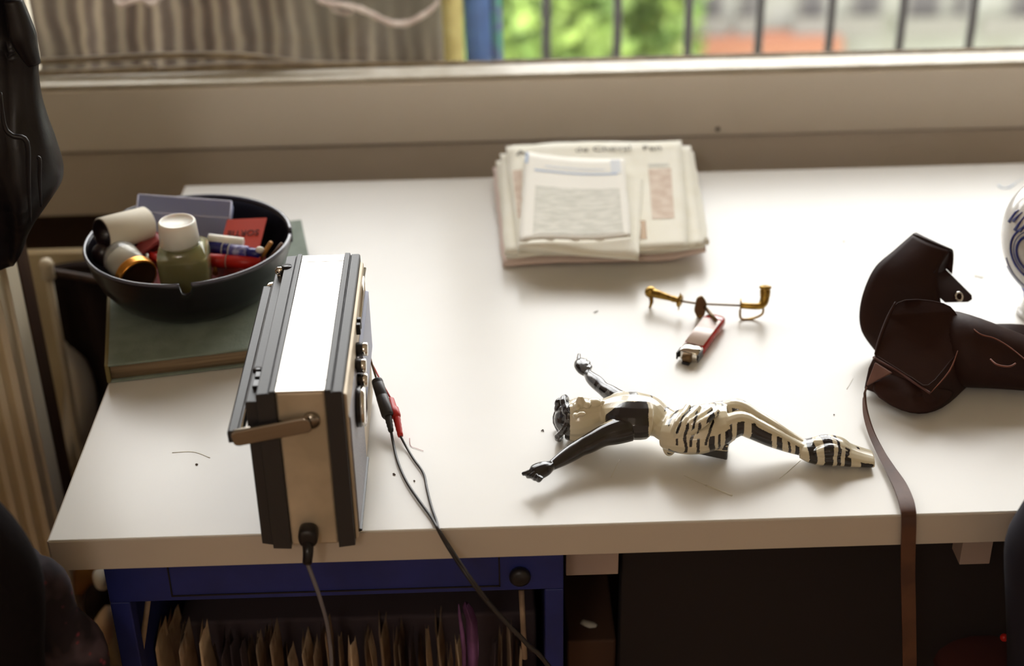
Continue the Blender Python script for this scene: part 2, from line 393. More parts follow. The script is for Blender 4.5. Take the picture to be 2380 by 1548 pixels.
# loosened sealing strip curling off the frame, left half
bm = NB()
pts = [(86,143),(200,138),(330,131),(450,128),(560,131),(640,140),(720,148),(830,148),(950,147),(1080,145)]
P = [pY(x, y, YW+.046) for x, y in pts]
tube(bm, P, [.0045,.0045,.0045,.0048,.0055,.0055,.005,.0035,.0025,.002], 8, smooth_n=5)
link_mesh('seal_strip', bm, 'seal', parent=wf)
bm = NB(); P = [pY(x, y, YW+.028) for x, y in ((86,172),(200,166),(355,158))]; tube(bm, P, .004, 8); link_mesh('seal_strip', bm, 'seal', parent=wf)
bm = NB(); P = [pY(x, y, YW+.026) for x, y in ((355,164),(480,155),(620,152),(720,150),(850,148))]; tube(bm, P, [.0035,.005,.0055,.004,.002], 8, smooth_n=3); link_mesh('seal_strip', bm, 'seal', parent=wf)
bm = NB(); sphere(bm, pY(1668, 300, YW-.006), .0032, 10, 6); link_mesh('screw_head', bm, 'speck', parent=wf)

def sil_body(bm, rows, xleft, Y, depth, fold=.012, nu=24, seed=0, flip=1, freq=9.0, sub=4):
    """lumpy hanging cloth volume: rows = (px, py) of its right silhouette at depth Y"""
    R = [pY(x, y, Y) for x, y in rows]
    R = [Vector(v) for v in spline([tuple(r) for r in R], sub)]
    rings = []
    for r in R:
        ring = []
        for k in range(nu):
            a = 2*PI*k/nu
            s = .5-.5*math.cos(a)           # 0 left .. 1 right .. 0
            x = xleft + (r.x-xleft)*s
            n = noise.noise(Vector((x*freq+r.z*2, r.z*freq*.5, seed)))
            cr = 1-abs(noise.noise(Vector((x*freq*1.6-r.z*3, r.z*freq*.35, seed+7))))*2
            y = Y - math.sin(a)*depth - (fold*(n+.9*max(cr-.55, 0)*2) if math.sin(a) > .05 else 0)
            ring.append(Vector((x, y, r.z)))
        rings.append(ring)
    loft(bm, rings)

# glowing globe added as unseen fill light behind the camera
fill_ob = thing('fill_globe', 'glowing globe added out of view behind the camera as fill light', 'fill light', (-.5, -1.1, 1.95))
LM = bpy.data.materials.new('fill_glow'); LM.use_nodes = True; _b = LM.node_tree.nodes['Principled BSDF']
_b.inputs['Base Color'].default_value = (.8, .75, .65, 1); _b.inputs['Emission Color'].default_value = (1, .90, .80, 1); _b.inputs['Emission Strength'].default_value = 13
bm = NB(); sphere(bm, (-.5, -1.1, 2.15), (.20, .20, .18), 32, 20); link_mesh('glow_ball', bm, LM, parent=fill_ob)
bm = NB(); tube(bm, [(-.5, -1.1, 2.33), (-.5, -1.1, 2.6)], .003, 8); link_mesh('cord', bm, 'cable', parent=fill_ob)

# ================================================================== LEFT OF THE DESK
# ribbed radiator
rad = thing('radiator', 'tall cream ribbed radiator standing at the far left edge beside the desk', 'radiator', (-.75, 1.42, 0))
bm = NB()
x = -1.0; ribs = []
while x < -.508:
    ribs.append(x); x += .0165
ring_b = []
for zz in (.06, .90):
    r = []
    for x in ribs:
        r += [Vector((x, 1.414, zz)), Vector((x+.004, 1.402, zz)), Vector((x+.0105, 1.402, zz)), Vector((x+.0145, 1.414, zz))]
    r += [Vector((-.503, 1.414, zz)), Vector((-.503, 1.45, zz)), Vector((-1.0, 1.45, zz))]
    ring_b.append(r)
loft(bm, ring_b); link_mesh('ribbed_panel', bm, 'rad', parent=rad, bevel=.0015)
bm = NB(); box(bm, (-1.0, 1.40, .9), (-.503, 1.455, .915)); link_mesh('top_cover', bm, 'rad', parent=rad, bevel=.002)
for fx in (-.97, -.55):
    bm = NB(); box(bm, (fx, 1.41, 0), (fx+.03, 1.45, .06)); link_mesh('foot', bm, 'rad', parent=rad, bevel=.002)
# dark upright strip standing in for the dark gap
bm = NB(); box(bm, (-.565, 1.49, 0), (-.5155, 1.53, .83)); tag(link_mesh('gap_strip', bm, 'brownwood', base=(-.54, 1.51, 0), bevel=.003), 'dark brown upright strip standing in for the dark gap between radiator and board', 'post')
# cream board
bm = NB(); box(bm, (-.5885, 1.70, 0), (-.44, 1.715, .686)); tag(link_mesh('leaning_board', bm, 'cream', base=(-.51, 1.70, 0), bevel=.002), 'cream painted board standing on edge behind the dark strip', 'board')
# heating pipe with valve
pp = thing('heating_pipe', 'thin grey heating pipe with a valve under the window wall', 'pipe', (-.50, 1.64, 0))
bm = NB(); tube(bm, [pY(118, 632, 1.62), pY(170, 640, 1.62), pY(235, 652, 1.62), pY(290, 660, 1.62)], .0045, 10, smooth_n=3)
link_mesh('pipe', bm, 'brownwood', parent=pp)
bm = NB(); c = pY(110, 628, 1.615); lathe(bm, [(.006,-.012),(.009,-.010),(.0075,0),(.009,.008),(.006,.014)], c, 16); link_mesh('valve', bm, 'rad', parent=pp)
bm = NB(); tube(bm, [(c.x, c.y, c.z-.01), (c.x-.004, c.y, .3), (c.x-.004, c.y, 0)], .0045, 10, smooth_n=3); link_mesh('riser', bm, 'rad', parent=pp)
# brown coat hanging in the niche
bm = NB()
L = [pY(a, b, 1.665) for a, b in ((92,500),(100,560),(108,640),(116,700),(133,770),(150,800),(175,815),(210,870),(222,930),(230,990))]
Rr = [pY(a, b, 1.665) for a, b in ((345,500),(345,560),(345,640),(345,700),(345,770),(345,800),(345,830),(345,880),(345,940),(345,1000))]
rings = []
for l, r in zip(L, Rr):
    z = (l.z+r.z)/2; z = min(z, .684); ring = []
    for k in range(40):
        a = 2*PI*k/40; s = .5-.5*math.cos(a); x = l.x+(r.x-l.x)*s
        ring.append(Vector((x, 1.665-math.sin(a)*.018-.010*math.sin(x*150+z*9)*(1 if math.sin(a) > 0 else 0), z)))
    rings.append(ring)
for k in range(1, len(rings)):
    if rings[k][0].z >= rings[k-1][0].z - .004:
        for v in rings[k]: v.z = rings[k-1][0].z - .012
loft(bm, rings); tag(link_mesh('brown_coat', bm, 'coat_brown', base=(-.5, 1.665, .69)), 'dark brown cloth coat hanging from the window board behind the bowl', 'coat')
# glossy plastic bag
bm = NB()
Lb = [(150,775),(160,810),(165,860),(168,920),(166,990),(160,1050),(160,1100)]
Rb = [(162,785),(188,820),(216,868),(228,915),(226,955),(205,1020),(170,1106)]
rings = []
for l, r in zip(Lb, Rb):
    a1, b1 = pY(l[0]-18, l[1], 1.655), pY(*r, 1.655); z = (a1.z+b1.z)/2; ring = []
    for k in range(28):
        a = 2*PI*k/28; s = .5-.5*math.cos(a); x = a1.x+(b1.x-a1.x)*s
        ring.append(Vector((x, 1.655-math.sin(a)*.022-.012*noise.noise(Vector((x*40, z*30, 3))), z)))
    rings.append(ring)
loft(bm, rings); tag(link_mesh('plastic_bag', bm, 'bag', base=(-.52, 1.65, .35), subsurf=1), 'glossy whitish plastic bag hanging beside the left edge of the desk', 'bag')
# leather jacket on a stand
js = thing('coat_stand', 'dark coat stand carrying the black leather jacket at the far left', 'coat stand', (-.74, 1.49, 0))
bm = NB(); tube(bm, [(-.74, 1.49, .02), (-.74, 1.49, 1.75)], .016, 16); link_mesh('pole', bm, 'brownwood', parent=js)
bm = NB(); lathe(bm, [(.16, 0), (.16, .012), (.03, .03)], (-.74, 1.49, 0), 32)
link_mesh('base', bm, 'brownwood', parent=js)
bm = NB(); tube(bm, [(-.74, 1.49, 1.70), (-.66, 1.47, 1.72), (-.60, 1.46, 1.78)], .008, 10, smooth_n=4); link_mesh('hook', bm, 'brownwood', parent=js)
jk = thing('leather_jacket', 'black leather jacket hanging crumpled at the upper left before the window', 'jacket', (-.62, 1.33, .80))
rows = [(100,-420),(95,-300),(76,-160),(56,-60),(50,20),(54,70),(62,98),(88,122),(90,170),(96,220),(110,270),(130,325),(147,385),(142,425),(112,470),(88,505),(66,545),(50,590),(28,615)]
bm = NB(); sil_body(bm, rows, -.82, 1.33, .05, fold=.03, nu=64, seed=3, freq=13, sub=6)
link_mesh('body', bm, 'leather_blk', parent=jk)
bm = NB()
P1 = [pY(a, b, 1.262) for a, b in ((2,215),(10,290),(28,315),(62,330),(66,420),(72,520))]
tube(bm, P1, [.001,.0022,.0026,.0026,.0022,.001], 8, smooth_n=5); link_mesh('pocket_seam', bm, 'leather_blk', parent=jk)
bm = NB()
P1 = [pY(a, b, 1.275) for a, b in ((86,366),(92,372),(92,420),(96,480))]
tube(bm, P1, [.0015,.002,.0018,.001], 8, smooth_n=5); link_mesh('flap_seam', bm, 'leather_blk', parent=jk)
bm = NB()
P1 = [pY(a, b, 1.275) for a, b in ((30,0),(42,40),(52,80),(62,110),(80,150))]
tube(bm, P1, [.008,.01,.012,.01,.006], 10, smooth_n=5); link_mesh('collar_fold', bm, 'leather_blk', parent=jk)
# chair with black coat
ch = thing('wooden_chair', 'dark wooden chair hidden under the black coat at the lower left', 'chair', (-.66, .95, 0))
for cx, cy in ((-.90,.78),(-.62,.78),(-.90,1.12),(-.62,1.12)):
    bm = NB(); tube(bm, [(cx, cy, 0), (cx, cy, .44)], [.014, .018], 12); link_mesh('leg', bm, 'brownwood', parent=ch)
bm = NB(); box(bm, (-.93, .75, .44), (-.59, 1.15, .47)); link_mesh('seat', bm, 'brownwood', parent=ch, bevel=.008)
bk = [(110,1700),(105,1548),(104,1480),(106,1420),(103,1360),(88,1312),(62,1262),(25,1212),(-20,1168),(-80,1120)]
bm = NB(); sil_body(bm, bk[::-1], -.86, .92, .07, fold=.004, nu=40, seed=9, freq=5)
tag(link_mesh('black_coat', bm, 'cloth_blk', base=(-.65, .92, .47)), 'matt black woollen coat heaped over the chair at the lower left', 'coat')
# floral cloth bundle
bm = NB()
fl = [(120,1315),(165,1345),(182,1385),(190,1430),(205,1460),(232,1495),(258,1530),(268,1570),(272,1640),(274,1760),(276,1900)]
R = [pY(a, b, .975) for a, b in fl]; rings = []
for i, r in enumerate(R):
    ring = []
    for k in range(64):
        a = 2*PI*k/64; s = .5-.5*math.cos(a); xl = -.43 - .012*i; x = xl+(r.x-.004-xl)*s
        n = noise.noise(Vector((x*40, r.z*26, 1))); n2 = abs(noise.noise(Vector((x*60+4, r.z*50, 5))))
        ring.append(Vector((x, 0.985-math.sin(a)*(.018+.02*min(i,4)/4)-.016*n-.014*n2, r.z)))
    rings.append(ring)
loft(bm, rings); tag(link_mesh('floral_cloth', bm, 'floral', base=(-.40, 1.03, .45), subsurf=1), 'dark cloth printed with small pink flowers bundled below the left desk corner', 'cloth')
# stool that carries the cloth
st = thing('stool', 'low dark stool under the floral cloth at the desk corner', 'stool', (-.44, 1.05, 0))
zt = min(v.z for v in R)
bm = NB(); lathe(bm, [(.10, zt-.03), (.105, zt-.015), (.10, zt-.001)], (-.455, .99, 0), 28); link_mesh('seat', bm, 'brownwood', parent=st)
for a in range(3):
    bm = NB(); tube(bm, [(-.455+.08*math.cos(a*2.1), 0.99+.08*math.sin(a*2.1), zt-.02), (-.455+.1*math.cos(a*2.1), 0.99+.1*math.sin(a*2.1), 0)], .01, 10); link_mesh('leg', bm, 'brownwood', parent=st)
# orange paper bag + white crumpled paper near the floor
def crumple(name, poly, Y, thick, m, label, cat, seed):
    bm = NB(); P = [pY(a, b, Y) for a, b in poly]; c = sum(P, Vector())/len(P); rings = []
    for t, dy in ((.25, -1), (.7, -.8), (1, -.2), (1, .3), (.6, 1), (.2, 1.05)):
        rings.append([c+(p-c)*t+Vector((0, dy*thick+noise.noise(Vector((p.x*30, p.z*30, seed+dy)))*thick*.8, 0)) for p in P])
    loft(bm, rings); o = link_mesh(name, bm, m, base=(c.x, c.y, c.z), subsurf=1)
    return tag(o, label, cat)
crumple('paper_bag', [(90,1262),(150,1270),(200,1300),(250,1320),(248,1360),(210,1378),(196,1360),(178,1372),(150,1380),(118,1390),(96,1350)], 1.45, .03, 'orange', 'crumpled orange brown paper bag below the left desk corner', 'paper bag', 1)
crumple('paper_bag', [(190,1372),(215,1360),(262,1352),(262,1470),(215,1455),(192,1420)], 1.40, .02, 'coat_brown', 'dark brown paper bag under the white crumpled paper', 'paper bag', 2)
crumple('crumpled_paper', [(212,1322),(245,1318),(262,1325),(262,1368),(238,1370),(216,1352)], 1.36, .016, 'whiteball', 'white crumpled paper just below the desk beside the blue crate', 'paper', 3)
crumple('crumpled_paper', [(225,1430),(262,1385),(268,1500),(240,1508),(205,1470)], 1.33, .016, 'oldpaper', 'tan crumpled paper low beside the blue crate', 'paper', 4)
bm = NB(); box(bm, (-.498, 1.20, 0), (-.352, 1.30, .36)); tag(link_mesh('cardboard_box', bm, 'kraft', base=(-.48, 1.43, 0), bevel=.003), 'brown cardboard box on the floor under the crumpled papers', 'box')

# ================================================================== DESK
desk = thing('desk', 'long white laminate desk filling the picture under the window', 'desk', (.35, 1.39, 0))
DX0, DX1, DY0, DY1 = -.377, 1.25, 1.0258, 1.7525
bm = NB(); box(bm, (DX0, DY0, DZ-.030), (DX1, DY1, DZ)); tp = link_mesh('desk_top', bm, 'laminate', parent=desk, bevel=.0008)
bm = NB(); box(bm, (DX0+.0002, DY0-.0012, DZ-.0315), (DX1, DY0+.001, DZ-.0012)); link_mesh('edge_band', bm, 'lam_edge', parent=tp, bevel=.0003)
bm = NB(); box(bm, (DX0-.0012, DY0, DZ-.0315), (DX0+.001, DY1, DZ-.0012)); link_mesh('edge_band', bm, 'lam_edge', parent=tp, bevel=.0003)
for (a, b, c, d) in ((1315,1292,1437,1335), (2238,1262,2300,1311)):
    A = pY(a, b, 1.10); B = pY(c, d, 1.10)
    bm = NB(); box(bm, (A.x, 1.10, B.z), (B.x, 1.125, DZ-.031)); link_mesh('bracket', bm, 'bracket', parent=desk, bevel=.001)
A = pY(1437, 1300, 1.13); B = pY(2235, 1300, 1.13)
bm = NB(); box(bm, (A.x+.003, 1.13, .05), (DX1-.02, 1.15, DZ-.032)); link_mesh('shade_panel', bm, 'underdark', parent=desk, bevel=.002)  # dark panel stands in for the under-desk shade, run to the desk end
bm = NB(); box(bm, (pY(1312, 1330, 1.05).x+.002, 1.47, .0), (pY(1437, 1300, 1.13).x+.05, 1.49, DZ-.032)); link_mesh('dark_backing', bm, 'underdark', parent=desk, bevel=.002)  # dark board added behind the gap so it reads as deep shade
for lx, ly in ((DX0+.45, 1.70), (1.2, 1.08), (1.2, 1.70)):
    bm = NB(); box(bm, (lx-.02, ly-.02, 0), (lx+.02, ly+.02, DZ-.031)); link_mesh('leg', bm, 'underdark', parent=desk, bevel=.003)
# marks on the top
def mark(pts, w, m, name='scuff_mark', h=.00025):
    bm = NB(); P = spline([(*pz(a, b, h),) for a, b in pts], 4); tube(bm, [Vector(p) for p in P], w, 6, flat=.15); link_mesh(name, bm, m, parent=tp)
mark([(1640,1128),(1668,1138),(1702,1152)], .0011, 'scuff')
mark([(1590,1105),(1640,1128)], .0004, 'scuff'); mark([(1440,1068),(1420,1110)], .0003, 'scuff'); mark([(1860,1070),(1835,1092),(1812,1112)], .0003, 'scuff')
mark([(400,1052),(450,1050),(488,1064)], .0005, 'scuff'); mark([(1968,905),(1982,880)], .0003, 'scuff')
mark([(952,1018),(954,1036),(968,1042),(984,1048)], .0003, 'thread', 'thread', .0006)
mark([(455,1078),(459,1080)], .0011, 'speck', 'crumb', .0006); mark([(914,1100),(918,1104)], .001, 'speck', 'crumb', .0006); mark([(962,1116),(964,1119)], .0007, 'speck', 'crumb', .0006)
mark([(1380,727),(1390,722)], .0006, 'speck', 'crumb', .0006); mark([(1937,963),(1940,964)], .0008, 'speck', 'crumb', .0006)
mark([(1258,1002),(1262,998),(1263,1003)], .0005, 'speck', 'crumb', .0006)
mark([(2320,430),(2330,437),(2345,435),(2358,428)], .0014, 'bluemark', 'pencil_mark')
mark([(2345,438),(2362,424),(2379,414)], .0005, 'bluemark', 'pencil_mark')
mark([(1960,560),(1963,561)], .002, 'scuff'); mark([(2265,640),(2285,645)], .002, 'scuff')

# ================================================================== BLUE CRATE WITH PAPERS
CYF = 1.05
cr = thing('blue_crate', 'navy blue painted wooden cabinet full of papers under the desk', 'cabinet', (-.14, 1.2, 0))
x0, x1 = -.3435, pY(1310, 1320, CYF).x; zt = DZ-.0315; xi0 = pY(302, 1400, CYF).x; xi1 = pY(1266, 1400, CYF).x; zr = pY(700, 1388, CYF).z
bm = NB(); box(bm, (x0, CYF, zr), (x1, CYF+.018, zt-.0005)); tr = link_mesh('top_rail', bm, 'navy', parent=cr, bevel=.0015)
A = pY(388, 1318, CYF); B = pY(1163, 1362, CYF)
bm = NB()
for lo, hi in (((A.x, CYF-.0012, B.z), (B.x, CYF+.001, B.z+.0012)), ((A.x, CYF-.0012, B.z), (A.x+.0012, CYF+.001, zt-.002)), ((B.x-.0012, CYF-.0012, B.z), (B.x, CYF+.001, zt-.002))): box(bm, lo, hi)
link_mesh('inset_line', bm, 'underdark', parent=tr, smooth=False)
for a, b in ((x0, xi0), (xi1, x1)):
    bm = NB(); box(bm, (a, CYF, 0), (b, CYF+.018, zr)); link_mesh('post', bm, 'navy', parent=cr, bevel=.0015)
for a in (x0, x1-.012):
    bm = NB(); box(bm, (a, CYF+.018, 0), (a+.012, 1.60, zt-.0005)); link_mesh('side_panel', bm, 'navy', parent=cr, bevel=.001)
bm = NB(); box(bm, (x0+.012, 1.588, 0), (x1-.012, 1.60, zt-.001)); link_mesh('dark_backing', bm, 'underdark', parent=cr)
bm = NB(); box(bm, (x0+.012, CYF+.02, .28), (x1-.012, 1.588, .295)); link_mesh('shelf', bm, 'navy', parent=cr)
bm = NB(); k = pY(1208, 1335, CYF); lathe(bm, [(.0088,0),(.0096,.003),(.0092,.006),(.006,.0085),(.0001,.009)], k, 28, axis=Vector((0,-1,0))); link_mesh('knob', bm, 'blk_plastic', parent=cr)
for a, b in (((345,1390),(322,1560)), ((1212,1372),(1220,1530))):
    bm = NB(); tube(bm, [pY(*a, 1.09), pY(*b, 1.08)], .0028, 8); link_mesh('wire_rail', bm, 'oldpaper2', parent=cr)
# big brown envelopes lying at the back of the crate
def envelope(poly4, label, m='kraft', th=.004, bump=None):
    bm = NB(); slab(bm, poly4, th, 10, 8, bump=bump); return tag(link_mesh('envelope', bm, m, base=poly4[0]), label, 'envelope')
envelope([pY(420,1505,1.20), pY(780,1500,1.20), pY(760,1400,1.34), pY(470,1398,1.34)], 'large brown envelope lying at the left behind the papers in the blue cabinet', bump=lambda u, v: .004*math.sin(u*5))
envelope([pY(790,1448,1.24), pY(1062,1440,1.24), pY(1090,1392,1.36), pY(720,1402,1.36)], 'brown envelope with a raised edge lying at the right behind the papers', bump=lambda u, v: .003*math.sin(u*4))
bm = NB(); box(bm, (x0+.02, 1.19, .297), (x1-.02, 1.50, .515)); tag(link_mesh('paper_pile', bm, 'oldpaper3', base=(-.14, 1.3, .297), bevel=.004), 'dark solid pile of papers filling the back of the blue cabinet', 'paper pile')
# upright torn papers: each sheet stands in depth, its ragged top and front edge towards us
def torn_sheet(px, py, w, Y, m, seed, lean=0., curl=0.):
    t = pY(px, py, Y); wid = w/FPX*1.2; th = .0012
    nv = 9; zb = .297; rings = []
    for j in range(nv+1):
        v = j/nv; z = zb+(t.z-zb)*v
        ww = wid*(1 - .35*max(0, v-.9)/.1)
        cx = t.x + lean*(v-1) + .002*noise.noise(Vector((v*7, seed, 1)))
        ring = []
        n = 8
        for side in (0, 1):
            for i in range(n+1):
                u = i/n if side == 0 else 1-i/n
                yy = Y + .045*abs(u-.5)*2*(.4+curl) + (th if side else 0) + .004*noise.noise(Vector((u*4, v*6, seed)))
                xx = cx + (u-.5)*ww
                zz = z + (noise.noise(Vector((u*5, seed*3.1, 2)))*.006 if j == nv else 0)
                ring.append(Vector((xx, yy, zz)))
        rings.append(ring)
    bm = NB(); loft(bm, rings); return link_mesh('paper_sheet', bm, m, base=(t.x, Y, zb), smooth=True)
rnd = random.Random(5)
sheets = [(1478,380,34,'oldpaper'),(1500,425,26,'oldpaper2'),(1500,462,18,'oldpaper'),(1512,440,14,'oldpaper')]
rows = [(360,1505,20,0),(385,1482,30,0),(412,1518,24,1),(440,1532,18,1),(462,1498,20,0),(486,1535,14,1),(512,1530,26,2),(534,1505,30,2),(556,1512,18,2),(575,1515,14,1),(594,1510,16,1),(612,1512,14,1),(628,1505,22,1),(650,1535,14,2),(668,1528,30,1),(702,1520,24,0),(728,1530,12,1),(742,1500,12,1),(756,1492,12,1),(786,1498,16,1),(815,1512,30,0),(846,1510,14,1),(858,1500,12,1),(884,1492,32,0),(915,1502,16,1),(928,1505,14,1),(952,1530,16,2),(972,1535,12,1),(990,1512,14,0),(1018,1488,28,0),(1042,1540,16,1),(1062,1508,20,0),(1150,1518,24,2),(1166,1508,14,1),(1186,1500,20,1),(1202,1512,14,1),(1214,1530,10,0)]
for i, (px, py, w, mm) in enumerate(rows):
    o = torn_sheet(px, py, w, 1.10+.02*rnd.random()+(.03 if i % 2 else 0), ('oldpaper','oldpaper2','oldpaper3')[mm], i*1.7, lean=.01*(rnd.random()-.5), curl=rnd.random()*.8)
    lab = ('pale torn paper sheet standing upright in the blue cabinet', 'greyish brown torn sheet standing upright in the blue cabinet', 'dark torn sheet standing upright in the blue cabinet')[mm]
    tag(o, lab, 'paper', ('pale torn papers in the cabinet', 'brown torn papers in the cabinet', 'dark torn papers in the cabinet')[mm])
# purple sheet
bm = NB(); rings = []
for px, py, w in ((1078,1400,10),(1082,1412,26),(1090,1440,30),(1092,1480,32),(1094,1520,30),(1092,1560,28),(1092,1640,28)):
    c = pY(px+6, py, 1.085); ww = w/FPX*1.2; ring = []
    for side in (0, 1):
        for i in range(9):
            u = i/8 if side == 0 else 1-i/8
            jag = .003*noise.noise(Vector((py*.13, side*2, 4))) if u in (0, 1) else 0
            ring.append(Vector((c.x+(u-.5)*ww+jag, c.y-.008*math.sin(u*PI)+(.0012 if side else 0), c.z+.004*math.sin(u*6))))
    rings.append(ring)
loft(bm, rings); tag(link_mesh('purple_paper', bm, 'purple', base=c), 'purple crumpled paper sticking up tallest among the torn papers', 'paper')
bm = NB(); rings = []
for px, py, w in ((1066,1405,4),(1068,1430,9),(1074,1470,12),(1078,1510,12),(1080,1600,12)):
    c = pY(px, py, 1.08); ww = w/FPX*1.2
    rings.append([Vector((c.x-ww/2, c.y, c.z)), Vector((c.x, c.y-.003, c.z)), Vector((c.x+ww/2, c.y, c.z)), Vector((c.x+ww/2, c.y+.0012, c.z)), Vector((c.x-ww/2, c.y+.0012, c.z))])
loft(bm, rings); tag(link_mesh('paper_strip', bm, 'purple', base=c), 'thin ragged purple paper strip left of the tall purple paper', 'paper')
# under-desk dim things at the right of the cabinet
A = pY(1318, 1492, 1.16); B = pY(1432, 1492, 1.16)
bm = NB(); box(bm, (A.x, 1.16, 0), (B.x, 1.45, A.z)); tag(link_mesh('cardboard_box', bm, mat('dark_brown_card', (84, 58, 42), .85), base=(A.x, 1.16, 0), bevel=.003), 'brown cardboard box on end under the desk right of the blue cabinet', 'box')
bm = NB(); a = pY(1352, 1448, 1.19); b = pY(1402, 1468, 1.19); tube(bm, [a, (a+b)/2+Vector((0, -.006, .004)), b], [.004, .006, .003], 10, smooth_n=4)
tag(link_mesh('paper_scrap', bm, 'whiteball', base=a), 'small pale twisted paper scrap above the brown box under the desk', 'paper')
bm = NB(); tube(bm, [pY(1385, 1461, 1.192), pY(1385, 1480, 1.195), pY(1380, 1493, 1.2)], .0015, 6); 
tag(link_mesh('pencil', bm, 'oldpaper2', base=pY(1380, 1493, 1.2)), 'thin pencil standing under the paper scrap below the desk', 'pencil')
# navy armchair corner at the lower right
bm = NB(); rings = []
for px, py in ((2430,1120),(2396,1160),(2376,1196),(2352,1232),(2334,1268),(2334,1330),(2338,1400),(2340,1480),(2342,1560),(2344,1700),(2346,1900)):
    p = pY(px, py, .955); rings.append([Vector((p.x+.09+(-.09)*math.cos(a)*1.0, 0.955+.05*math.sin(a), p.z)) for a in (2*PI*k/28 for k in range(28))])
loft(bm, rings); ac = thing('armchair', 'dark navy armchair whose arm cuts across the right end of the desk front', 'armchair', (.52, .98, 0))
link_mesh('arm', bm, mat('dark_navy_cloth', (22, 20, 34), .85), parent=ac, subsurf=1)
for dx in (.45, .56):
    bm = NB(); box(bm, (dx, .95, 0), (dx+.03, .98, .47)); link_mesh('leg', bm, 'brownwood', parent=ac, bevel=.003)
bm = NB(); rings = []
A = pY(2205, 1548, 1.10)
for t in range(8):
    a = PI*t/7; 
    rings.append([Vector((A.x+.04-.045*math.cos(a), 1.10+.05*math.cos(q), A.z-.02+.034*math.sin(a)*(.7+.3*math.sin(q)))) for q in (2*PI*k/12 for k in range(12))])
loft(bm, rings); tag(link_mesh('red_cushion', bm, mat('dark_red_cloth', (70, 30, 26), .9), base=(A.x, 1.10, A.z-.05)), 'dark reddish cushion at the bottom right under the desk', 'cushion')
bm = NB(); sphere(bm, pY(2334, 1482, 1.07), .004, 10, 8); tag(link_mesh('orange_bead', bm, 'red', base=pY(2334, 1482, 1.07)), 'tiny orange bead in the dark at the lower right', 'bead')

# ================================================================== BOOK AND BOWL
BT = .0215
P0 = pz(243, 850, BT); dv = (pz(250, 690, BT)-P0).normalized(); du = Vector((-dv.y, dv.x, 0))*-1
far = pz(700, 510, BT); Wb = (far-P0).dot(du); Lb = (far-P0).dot(dv)
bk = thing('book', 'green cloth-bound book under the black bowl, overhanging the desk', 'book', (P0.x+.05, P0.y+.05, DZ+.0006))
def bkpt(u, v, z): q = P0+du*u+dv*v; return Vector((q.x, q.y, DZ+z))
def bbox(bm, u0, u1, v0, v1, z0, z1): hexa(bm, [bkpt(u0,v0,z0),bkpt(u1,v0,z0),bkpt(u1,v1,z0),bkpt(u0,v1,z0),bkpt(u0,v0,z1),bkpt(u1,v0,z1),bkpt(u1,v1,z1),bkpt(u0,v1,z1)])
bm = NB(); bbox(bm, .001, Wb, 0, Lb, BT-.0025, BT); link_mesh('front_cover', bm, 'book', parent=bk, bevel=.001)
bm = NB(); bbox(bm, .001, Wb, 0, Lb, .0006, .003); link_mesh('back_cover', bm, 'book', parent=bk, bevel=.001)
bm = NB(); bbox(bm, -.0005, .004, -.0002, Lb+.0002, .0006, BT+.0003); link_mesh('spine', bm, 'book_edge', parent=bk, bevel=.0015)
bm = NB(); bbox(bm, .004, Wb-.004, .004, Lb-.004, .003, BT-.0025); link_mesh('pages', bm, 'pages', parent=bk)
# bowl
BZ = DZ+BT+.0005; RZ = DZ+.085; BC = Vector((-.3115, 1.4265, 0)); BR = .1075
bowl = thing('bowl', 'large glossy black ashtray-like bowl crammed with small things', 'bowl', (BC.x, BC.y, BZ))
hgt = RZ-BZ
prof = [(.060,0),(.072,.001),(.084,.010),(.096,.026),(.103,.044),(.1065,hgt-.004),(BR+.0005,hgt-.001),(BR,hgt),(BR-.003,hgt),(BR-.0042,hgt-.004),(.099,.044),(.092,.026),(.080,.011),(.068,.006),(.0001,.005)]
notch = []
seg = 360; bm = NB(); rings = []
nd = [math.atan2((pz(430, 665, .085)-BC).y, (pz(430, 665, .085)-BC).x), math.atan2((pz(672, 540, .085)-BC).y, (pz(672, 540, .085)-BC).x), math.atan2((pz(225,480, .085)-BC).y, (pz(225,480,.085)-BC).x)]
for r, h in prof:
    ring = []
    for k in range(seg):
        a = 2*PI*k/seg; z = h
        for q in nd:
            d = abs((a-q+PI) % (2*PI)-PI)*BR
            if d < .0055 and h > hgt-.006: z = min(z, hgt-.0105+ (.004*(d/.0055)**4))
            elif d < .0055 and h > hgt-.03 and r > .09: z = min(z, hgt-.0125)
        ring.append(Vector((BC.x+r*math.cos(a), BC.y+r*math.sin(a), BZ+z)))
    rings.append(ring)
loft(bm, rings); link_mesh('shell', bm, 'blk_gloss', parent=bowl)
for k in range(3):
    q = nd[k]; q2 = nd[(k+1) % 3] if False else None
order = sorted([(q) % (2*PI) for q in nd])
for k in range(3):
    a0 = order[k]+.055; a1 = order[(k+1) % 3]-.055
    if a1 < a0: a1 += 2*PI
    bm = NB(); pts = [Vector((BC.x+(BR-.0013)*math.cos(a0+(a1-a0)*t/60), BC.y+(BR-.0013)*math.sin(a0+(a1-a0)*t/60), RZ)) for t in range(61)]
    tube(bm, pts, .0020, 10); link_mesh('rim', bm, 'rim', parent=bowl)
FZ = BZ+.0055                    # inner floor of the bowl
